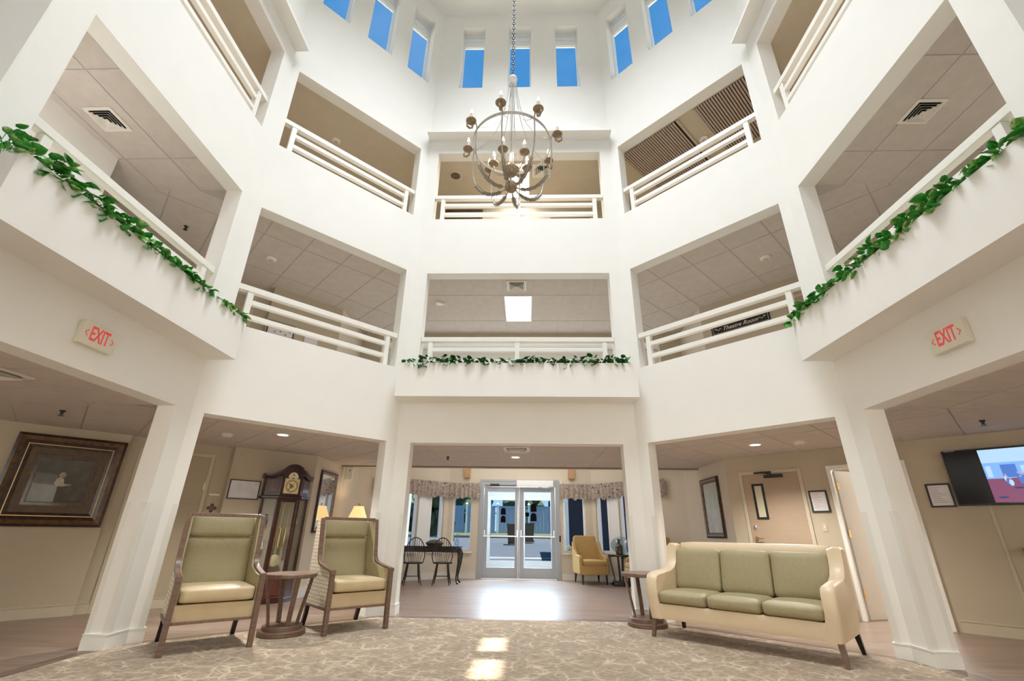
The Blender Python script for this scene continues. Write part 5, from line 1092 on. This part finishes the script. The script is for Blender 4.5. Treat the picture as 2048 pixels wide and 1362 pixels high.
can('lit round downlight in the ceiling in front of the grandfather clock', -3.51, -0.59, Z1-0.005, 210); can('lit round downlight in the ceiling over the sofa', 3.75, -0.07, Z1-0.005, 210); can('lit round downlight in the ceiling before the entrance doors', -0.038, 1.41, Z1-0.005, 210)
for s_ in (-1, 1):  # extra downlights added out of view to brighten the ground-floor corridors
    for i_, (x_, y_) in enumerate(((6.3, -4.6), (5.4, -6.4))): can('lit round downlight in the %s corridor ceiling, outside the photographed view, %s' % ('left' if s_ < 0 else 'right', ('nearer', 'farther')[i_]), s_*x_, y_, Z1-0.005, 100)
def sprk(label, x, y, z):
    t = thing('sprinkler_head', label, 'sprinkler', (x, y, z)); MB().lathe([(0.012, -0.05), (0.014, -0.03), (0.03, -0.008), (0.032, 0)], 14).build('body', 'dark_metal', t, smooth=0.6); MB().lathe([(0.03, -0.066), (0.03, -0.062)], 12).build('deflector', 'dark_metal', t)
    for s in (-1, 1): MB().tube([(s*0.012, 0, -0.03), (s*0.022, 0, -0.045), (s*0.006, 0, -0.062)], 0.003, 5).build('yoke', 'dark_metal', t)
sprk('dark sprinkler head in the ceiling above the portrait painting', -5.55, -2.02, Z1-0.005); sprk('dark sprinkler head in the ceiling above the television', 5.65, -1.80, Z1-0.005)
sprk('dark sprinkler head in the ceiling left of the entrance downlight', -1.324, 1.42, Z1-0.005); sprk('dark sprinkler head in the ceiling just right of the right entrance pier', 2.60, 1.44, Z1-0.005); sprk('dark sprinkler head in the middle-storey ceiling by the far left opening', -5.32, -1.47, Z2-0.005)
def panel(label, x0, x1, y0, y1, z, e):
    t = thing('ceiling_light', label, 'ceiling light', ((x0+x1)/2, (y0+y1)/2, z)); a, b = (x1-x0)/2, (y1-y0)/2; mb = MB()
    for p, q in (((-a, -b, -0.014), (-a+0.02, b, 0)), ((a-0.02, -b, -0.014), (a, b, 0)), ((-a+0.02, -b, -0.014), (a-0.02, -b+0.02, 0)), ((-a+0.02, b-0.02, -0.014), (a-0.02, b, 0))): mb.box(p, q)
    mb.build('frame', 'trim_white', t); MB().box((-a+0.02, -b+0.02, -0.008), (a-0.02, b-0.02, -0.001)).build('diffuser', 'panel_light', t)
    light('panel_light_glow', 'AREA', ((x0+x1)/2, (y0+y1)/2, z-0.02), e, (1, 0.98, 0.93), size=x1-x0, size_y=y1-y0, rot=(0, 0, 0))
panel('bright rectangular light panel in the ceiling of the middle front opening', -0.30, 0.285, 0.86, 2.08, Z2-0.005, 14)
panel('bright rectangular light panel in the top-storey ceiling behind the chandelier', -0.32, 0.24, 0.30, 1.45, Z3, 30)
# slatted grilles of the top-storey ceiling, right slanted opening
for nm, u0, n in (('slatted ceiling grille nearer the right pier of the top right slanted opening', 1.74, 27), ('slatted ceiling grille nearer the chandelier in the top right slanted opening', 0.12, 25)):
    t = thing('ceiling_grille', nm, 'grille'); t.matrix_world = FM['front_right'] @ Matrix.Translation((u0, 0.26, Z3)); L = n*0.05
    MB().box((0, 0, -0.003), (L, 1.55, 0.0)).build('backing', 'void', t)
    for a, b in (((-0.05, 0, -0.03), (-0.004, 1.6, 0)), ((L-0.02, 0, -0.03), (L+0.026, 1.6, 0)), ((-0.004, 1.55, -0.03), (L-0.02, 1.6, 0))): MB().box(a, b).build('frame_bar', 'trim_beige', t)
    sm = MB().box((-0.016, 0.0, -0.028), (0.016, 1.55, -0.003)).mesh('slat'); sm.materials.append(MT['louvre_wood'])
    for i in range(n-1):
        o = bpy.data.objects.new('slat', sm); C.objects.link(o); o.parent = t; o.location = (0.022+i*0.05, 0, 0)

# ------------------------------------------------------------------ small wall things of the hall
t = MB().box((1.36, -0.008, 1.185), (1.43, 0, 1.31), MRW).build('light_switch', 'trim_beige', bevel=0.002); MB().box((1.385, -0.014, 1.23), (1.405, -0.008, 1.265), MRW).build('toggle', 'plastic_white', t); tag(t, 'beige light switch plate between the tan door and the open doorway', 'switch')
t = thing('security_camera', 'white boxy wall camera with black lens on a bracket at the left hall header', 'camera', (-3.70, 2.83, 2.28)); MB().box((-0.075, -0.05, -0.16), (0.075, 0.05, 0.10)).build('housing', 'plastic_white', t, bevel=0.01); MB().lathe([(0.014, 0), (0.014, 0.006)], 12, M=Matrix.Translation((0.02, -0.05, 0.04)) @ Matrix.Rotation(PI/2, 4, 'X')).build('lens', 'black', t); MB().tube([(-0.07, 0, 0.12), (-0.10, 0, 0.10), (-0.10, 0, -0.3)], 0.008, 6).build('cable', 'plastic_white', t); MB().box((-0.10, -0.02, 0.10), (0.08, 0.02, 0.125)).build('bracket', 'trim_white', t)
mat('amber_wood', (0.50, 0.30, 0.16), 0.5, noise=0.1)
for x, l in ((-1.47, 'left'), (1.42, 'right')):  # plain wooden boxes, unlit
    t = MB().box((x-0.085, 5.64, 2.50), (x+0.085, 5.745, 2.78)).build('wall_lantern', 'amber_wood', bevel=0.006); tag(t, 'small amber wooden wall box above the window to the %s of the entrance doors' % l, 'wall light')
t = MB().box((1.09, 5.715, 2.34), (1.16, 5.745, 2.44)).build('wall_sensor', 'plastic_white', bevel=0.004); tag(t, 'small white sensor beside the door operator box', 'sensor')
t = MB().box((1.045, 5.715, 0.90), (1.085, 5.745, 1.05)).build('door_button', 'black', bevel=0.003); tag(t, 'black push-button plate on the wall right of the glass doors', 'button')
def valance(label, path, seed):
    random.seed(seed); off = offset(path, -0.10); P = [Vector(p) for p in off]; seg = []
    tot = sum((P[i+1]-P[i]).length for i in range(len(P)-1)); n = int(tot/0.025); vs = []; fs = []
    for i in range(n+1):
        s = tot*i/n; k = 0; r = s
        while k < len(P)-2 and r > (P[k+1]-P[k]).length: r -= (P[k+1]-P[k]).length; k += 1
        d = (P[k+1]-P[k]).normalized(); p = P[k]+d*r; nr = Vector((-d.y, d.x)); w = 0.020*math.sin(s*52+1.3*math.sin(s*9))+0.006*math.sin(s*131)
        zb = 1.94+0.05*abs(math.sin(s*PI/0.42))-0.02*math.sin(s*37)
        for j, zf in enumerate((0, 0.35, 0.7, 0.92, 1.0)):
            z = zb+(2.36-zb)*zf; a = w*(1.35-zf*0.9); vs.append((p.x+nr.x*a, p.y+nr.y*a, z+0.01*math.sin(s*90)*(zf == 1)))
    for i in range(n):
        for j in range(4): a = i*5+j; fs.append((a, a+5, a+6, a+1))
    o = MB().add(vs, fs).build('valance', 'floral', smooth=1.5); m = o.modifiers.new('thickness', 'SOLIDIFY'); m.thickness = 0.004; tag(o, label, 'curtain')
valance('pleated floral valance over the hall windows left of the entrance doors', [(-3.55, 4.15), (-1.95, 5.75), (-1.10, 5.75)], 1); valance('pleated floral valance over the hall windows right of the entrance doors', [(1.10, 5.75), (1.95, 5.75), (3.55, 4.15)], 2)

# ------------------------------------------------------------------ trailing plants in the planters
def leafmesh(name, m, L=0.09, W=0.07, seed=0):
    P = [(0, 0, 0), (-W*0.35, L*0.02, 0.006), (-W*0.5, L*0.28, 0.012), (-W*0.36, L*0.62, 0.006), (0, L, -0.012), (W*0.36, L*0.62, 0.006), (W*0.5, L*0.28, 0.012), (W*0.35, L*0.02, 0.006), (0, L*0.3, -0.004), (0, L*0.65, -0.004)]
    me = MB().add(P, [(0, 8, 2, 1), (8, 9, 3, 2), (9, 4, 3), (0, 7, 6, 8), (8, 6, 5, 9), (9, 5, 4)]).mesh(name); me.materials.append(MT[m])
    for p in me.polygons: p.use_smooth = True
    return me
LV = {'pothos': [leafmesh('leaf', 'leaf_green', 0.085, 0.085), leafmesh('leaf', 'leaf_pale', 0.075, 0.075), leafmesh('leaf', 'leaf_green', 0.07, 0.05)], 'ivy': [leafmesh('leaf', 'ivy_dark', 0.075, 0.07), leafmesh('leaf', 'ivy_dark', 0.06, 0.055), leafmesh('leaf', 'leaf_green', 0.06, 0.05)]}
def plant(kind, label, group, M, u, n, h, spread, seed, z=3.62):
    random.seed(seed); t = thing(kind+'_plant', label, 'plant', tuple(M @ Vector((u, -0.19, z))), 0, group); Mi = M.to_3x3().to_4x4()
    sc = 1.0
    sm = MB()
    for k in range(n):
        f = random.random(); x = random.uniform(-spread, spread); front = random.random() < 0.6
        y = random.uniform(-0.17, -0.10) if front else random.uniform(-0.12, 0.14)
        zz = (0.02+h*random.random()**1.4) if not (front and random.random() < 0.25) else random.uniform(-0.04, 0.05)
        base = Vector((x*0.8, random.uniform(-0.1, 0.1), -0.01)); tip = Vector((x, y-0.02, zz+0.03))
        sm.tube([base, (base+tip)/2+Vector((0, 0, 0.03)), tip], 0.0025, 4, False, Mi)
        me = random.choice(LV[kind]); o = bpy.data.objects.new('leaf', me); C.objects.link(o); o.parent = t
        d = Matrix.Rotation(random.uniform(0, 2*PI) if not front else random.uniform(PI-1.2, PI+1.2), 4, 'Z') @ Matrix.Rotation(random.uniform(-0.9, 0.7), 4, 'X') @ Matrix.Rotation(random.uniform(-0.6, 0.6), 4, 'Y')
        s = random.uniform(0.85, 1.5); o.matrix_local = Mi @ Matrix.Translation(tip) @ d @ Matrix.Diagonal((s, s, s, 1))
    sm.build('stems', 'leaf_green', t)
for side, name in (('left', 'left'), ('right', 'right')):
    us = [0.20+0.365*i for i in range(8)]
    for i, u in enumerate(us):
        near = (i if side == 'left' else 7-i); dn = 1-near/7 
        hh = (0.17, 0.12, 0.10, 0.09, 0.07, 0.06, 0.03, 0.09)[near] if side == 'left' else (0.10, 0.12, 0.13, 0.14, 0.13, 0.13, 0.11, 0.08)[near]
        cnt = (34, 30, 28, 26, 22, 20, 14, 22)[near] if side == 'left' else (20, 24, 28, 30, 30, 30, 26, 24)[near]
        plant('pothos', 'variegated green pothos clump in the %s planter above the EXIT sign' % name, 'pothos clumps in the %s planter' % name, FM[side], u, int(cnt*1.9), hh, 0.22, 11+i+(50 if side == 'right' else 0))
for i in range(11): plant('ivy', 'dark green ivy clump in the front planter over the entrance', 'ivy clumps in the front planter', FM['front'], 0.25+0.336*i, 40, (0.09, 0.12, 0.08, 0.06, 0.05, 0.07, 0.11, 0.07, 0.10, 0.12, 0.12)[i], 0.17, 101+i, z=3.63)

# ------------------------------------------------------------------ outside the entrance
def gz(y): return 0.0 if y < 9 else (y-9)*(1.0/21)
go = MB(); ysg = [7.5, 9, 30, 60]; go.add([(x, y, (-0.02 if y < 9.1 else gz(min(y, 30))-0.02)) for y in ysg for x in (-60, 60)], [(0, 1, 3, 2), (2, 3, 5, 4), (4, 5, 7, 6)]); g_ = go.build('ground', 'asphalt'); st(g_)
gr = MB().add([(-60, 26, gz(26)), (60, 26, gz(26)), (60, 31, gz(30)), (-60, 31, gz(30)), (-60, 26, gz(26)+0.1), (60, 26, gz(26)+0.1), (60, 31, gz(30)+0.1), (-60, 31, gz(30)+0.1)], [(4, 5, 6, 7), (0, 1, 5, 4)]).build('lawn', 'grass'); tag(gr, 'strip of short grass in front of the white fence outside', 'grass'); gr['kind'] = 'stuff'
kb = MB().box((-60, 25.7, gz(25.7)-0.1), (60, 26, gz(26)+0.11)).build('kerb', 'kerb'); tag(kb, 'pale concrete kerb along the grass strip outside', 'kerb')
t = thing('parking_lines', 'white painted parking lines on the asphalt outside the doors', 'road marking')
for i, (x0, y0, x1, y1) in enumerate(((-5, 12.5, 1.5, 12.75), (-5, 13.2, 1.5, 12.95), (-5, 11.4, 1.5, 11.5))):
    w = 0.07; MB().add([(x0, y0, gz(y0)-0.008), (x1, y1, gz(y1)-0.008), (x1, y1+w, gz(y1+w)-0.008), (x0, y0+w, gz(y0+w)-0.008)], [(0, 1, 2, 3)]).build('line', 'paint_line', t)
t = thing('vinyl_fence', 'tall white vinyl panel fence across the lot outside the entrance', 'fence', (0, 30.0, 1.0))
bd = MB().box((-0.128, -0.02, 0.12), (0.128, 0.02, 1.95)).mesh('board'); bd.materials.append(MT['fence_vinyl'])
for k in range(-5, 5):
    x = k*2.4+0.4; MB().box((x-0.07, -0.07, 0), (x+0.07, 0.07, 2.15)).build('post', 'vinyl_white', t); MB().add([(x-0.1, -0.1, 2.15), (x+0.1, -0.1, 2.15), (x+0.1, 0.1, 2.15), (x-0.1, 0.1, 2.15), (x, 0, 2.28)], [(3, 2, 1, 0), (0, 1, 4), (1, 2, 4), (2, 3, 4), (3, 0, 4)]).build('post_cap', 'vinyl_white', t)
    for z0, z1 in ((0.08, 0.2), (1.45, 1.53), (1.93, 2.03)): MB().box((x+0.07, -0.035, z0), (x+2.33, 0.035, z1)).build('rail', 'fence_vinyl', t)
    for j in range(8): o = bpy.data.objects.new('board', bd); C.objects.link(o); o.parent = t; o.location = (x+0.22+j*0.266, 0, 0)
random.seed(5)
def tree(label, x, y, z, h, w, m='tree_far'):
    t = thing('tree', label, 'tree', (x, y, z)); MB().tube([(0, 0, 0), (0.05, 0, h*0.5)], [0.16, 0.10], 8).build('trunk', 'rust', t)
    mb = MB()
    for k in range(26):
        a = random.uniform(0, 2*PI); r = random.random()**0.5*w*0.6; c = Vector((r*math.cos(a), r*math.sin(a)*0.5, h*(0.35+0.6*random.random()*(1-0.4*r/w)))); s = w*random.uniform(0.16, 0.30); pts = []
        n1 = 7
        pr = [(max(0.02, s*math.sin(PI*i/6)*random.uniform(0.75, 1.1)), -s*math.cos(PI*i/6)) for i in range(7)]; mb.lathe(pr, n1, M=Matrix.Translation(c) @ Matrix.Rotation(random.uniform(0, 3), 4, 'X'))
    mb.build('crown', m, t, smooth=0.3)
for i, (x, l) in enumerate(((-9.0, 'leftmost'), (-4.2, 'second from left'), (0.2, 'middle'), (3.6, 'rightmost'))): tree('dark evergreen tree behind the white fence, %s of four' % l, x, 33.5, 1.0, 3.3 if i != 3 else 3.6, 2.8)
t = thing('house', 'low house with a grey gabled roof behind the white fence, seen in the left window', 'house', (-7.2, 40, 1.0))
MB().box((-3, -2, 0), (3, 2, 2.3)).build('wall', 'paint_beige', t); MB().prism([(-3.4, 2.2), (3.4, 2.2), (0, 3.7)], -2.4, 2.4, Matrix.Rotation(PI/2, 4, 'X')).build('roof', 'roof', t)
t = thing('porch_building', 'dark neighbouring building with white corner post seen through the right windows', 'building', (4.5, 12.5, 0.1))
MB().box((-2.6, 0, 0), (4, 3, 2.75)).build('wall', 'shed_dark', t); MB().box((-3.2, -0.4, 2.75), (4.4, 3.4, 2.95)).build('roof', 'roof', t); MB().box((-2.75, -0.08, 0), (-2.6, 0.07, 2.75)).build('post', 'vinyl_white', t); MB().box((-3.1, -0.3, 0), (-2.95, -0.15, 2.75)).build('post', 'rust', t)
def wbin(label, x, y):
    t = thing('wheelie_bin', label, 'bin', (x, y, gz(y)-0.02)); MB().add([(-0.25, -0.28, 0.05), (0.25, -0.28, 0.05), (0.25, 0.28, 0.05), (-0.25, 0.28, 0.05), (-0.31, -0.36, 1.0), (0.31, -0.36, 1.0), (0.31, 0.36, 1.0), (-0.31, 0.36, 1.0)], [(3, 2, 1, 0), (4, 5, 6, 7), (0, 1, 5, 4), (1, 2, 6, 5), (2, 3, 7, 6), (3, 0, 4, 7)]).build('body', 'bin', t, bevel=0.02); MB().box((-0.33, -0.40, 1.0), (0.33, 0.38, 1.07)).build('lid', 'bin', t, bevel=0.02)
    for s in (-1, 1): MB().lathe([(0.11, 0), (0.11, 0.05)], 14, M=Matrix.Translation((s*0.27, 0.25, 0.11)) @ Matrix.Rotation(PI/2, 4, 'Y')).build('wheel', 'black', t)
wbin('black wheelie bin on the lot, seen through the left glass door', -0.55, 20.0); wbin('black wheelie bin near the fence, seen through the left hall window', -4.45, 22.0); wbin('black wheelie bin seen between the two glass doors', 0.35, 21.5)
t = thing('board_fence', 'dark teal upright-board fence outside the left bay window', 'fence', (-7.2, 10.5, 0))
for k in range(14): MB().box((k*0.26-1.8, -0.015, 0.1), (k*0.26-1.8+0.22, 0.015, 1.35)).build('board', 'teal', t)
for z in (0.35, 1.05): MB().box((-1.85, 0.015, z), (1.9, 0.05, z+0.09)).build('rail', 'teal', t)
tree('dense dark shrub outside the left bay windows, behind the teal fence', -7.6, 13.0, -0.3, 4.6, 4.2, 'hedge'); tree('dense dark shrub outside the left bay windows, nearer the doors', -5.1, 15.5, -0.2, 4.2, 2.6, 'hedge')
t = thing('canopy_column', 'white square porch column outside the left bay window', 'column', (-3.55, 7.4, 0)); MB().box((-0.14, -0.14, 0), (0.14, 0.14, 2.9)).build('shaft', 'vinyl_white', t, bevel=0.01); MB().box((-0.18, -0.18, 0), (0.18, 0.18, 0.2)).build('base', 'vinyl_white', t)
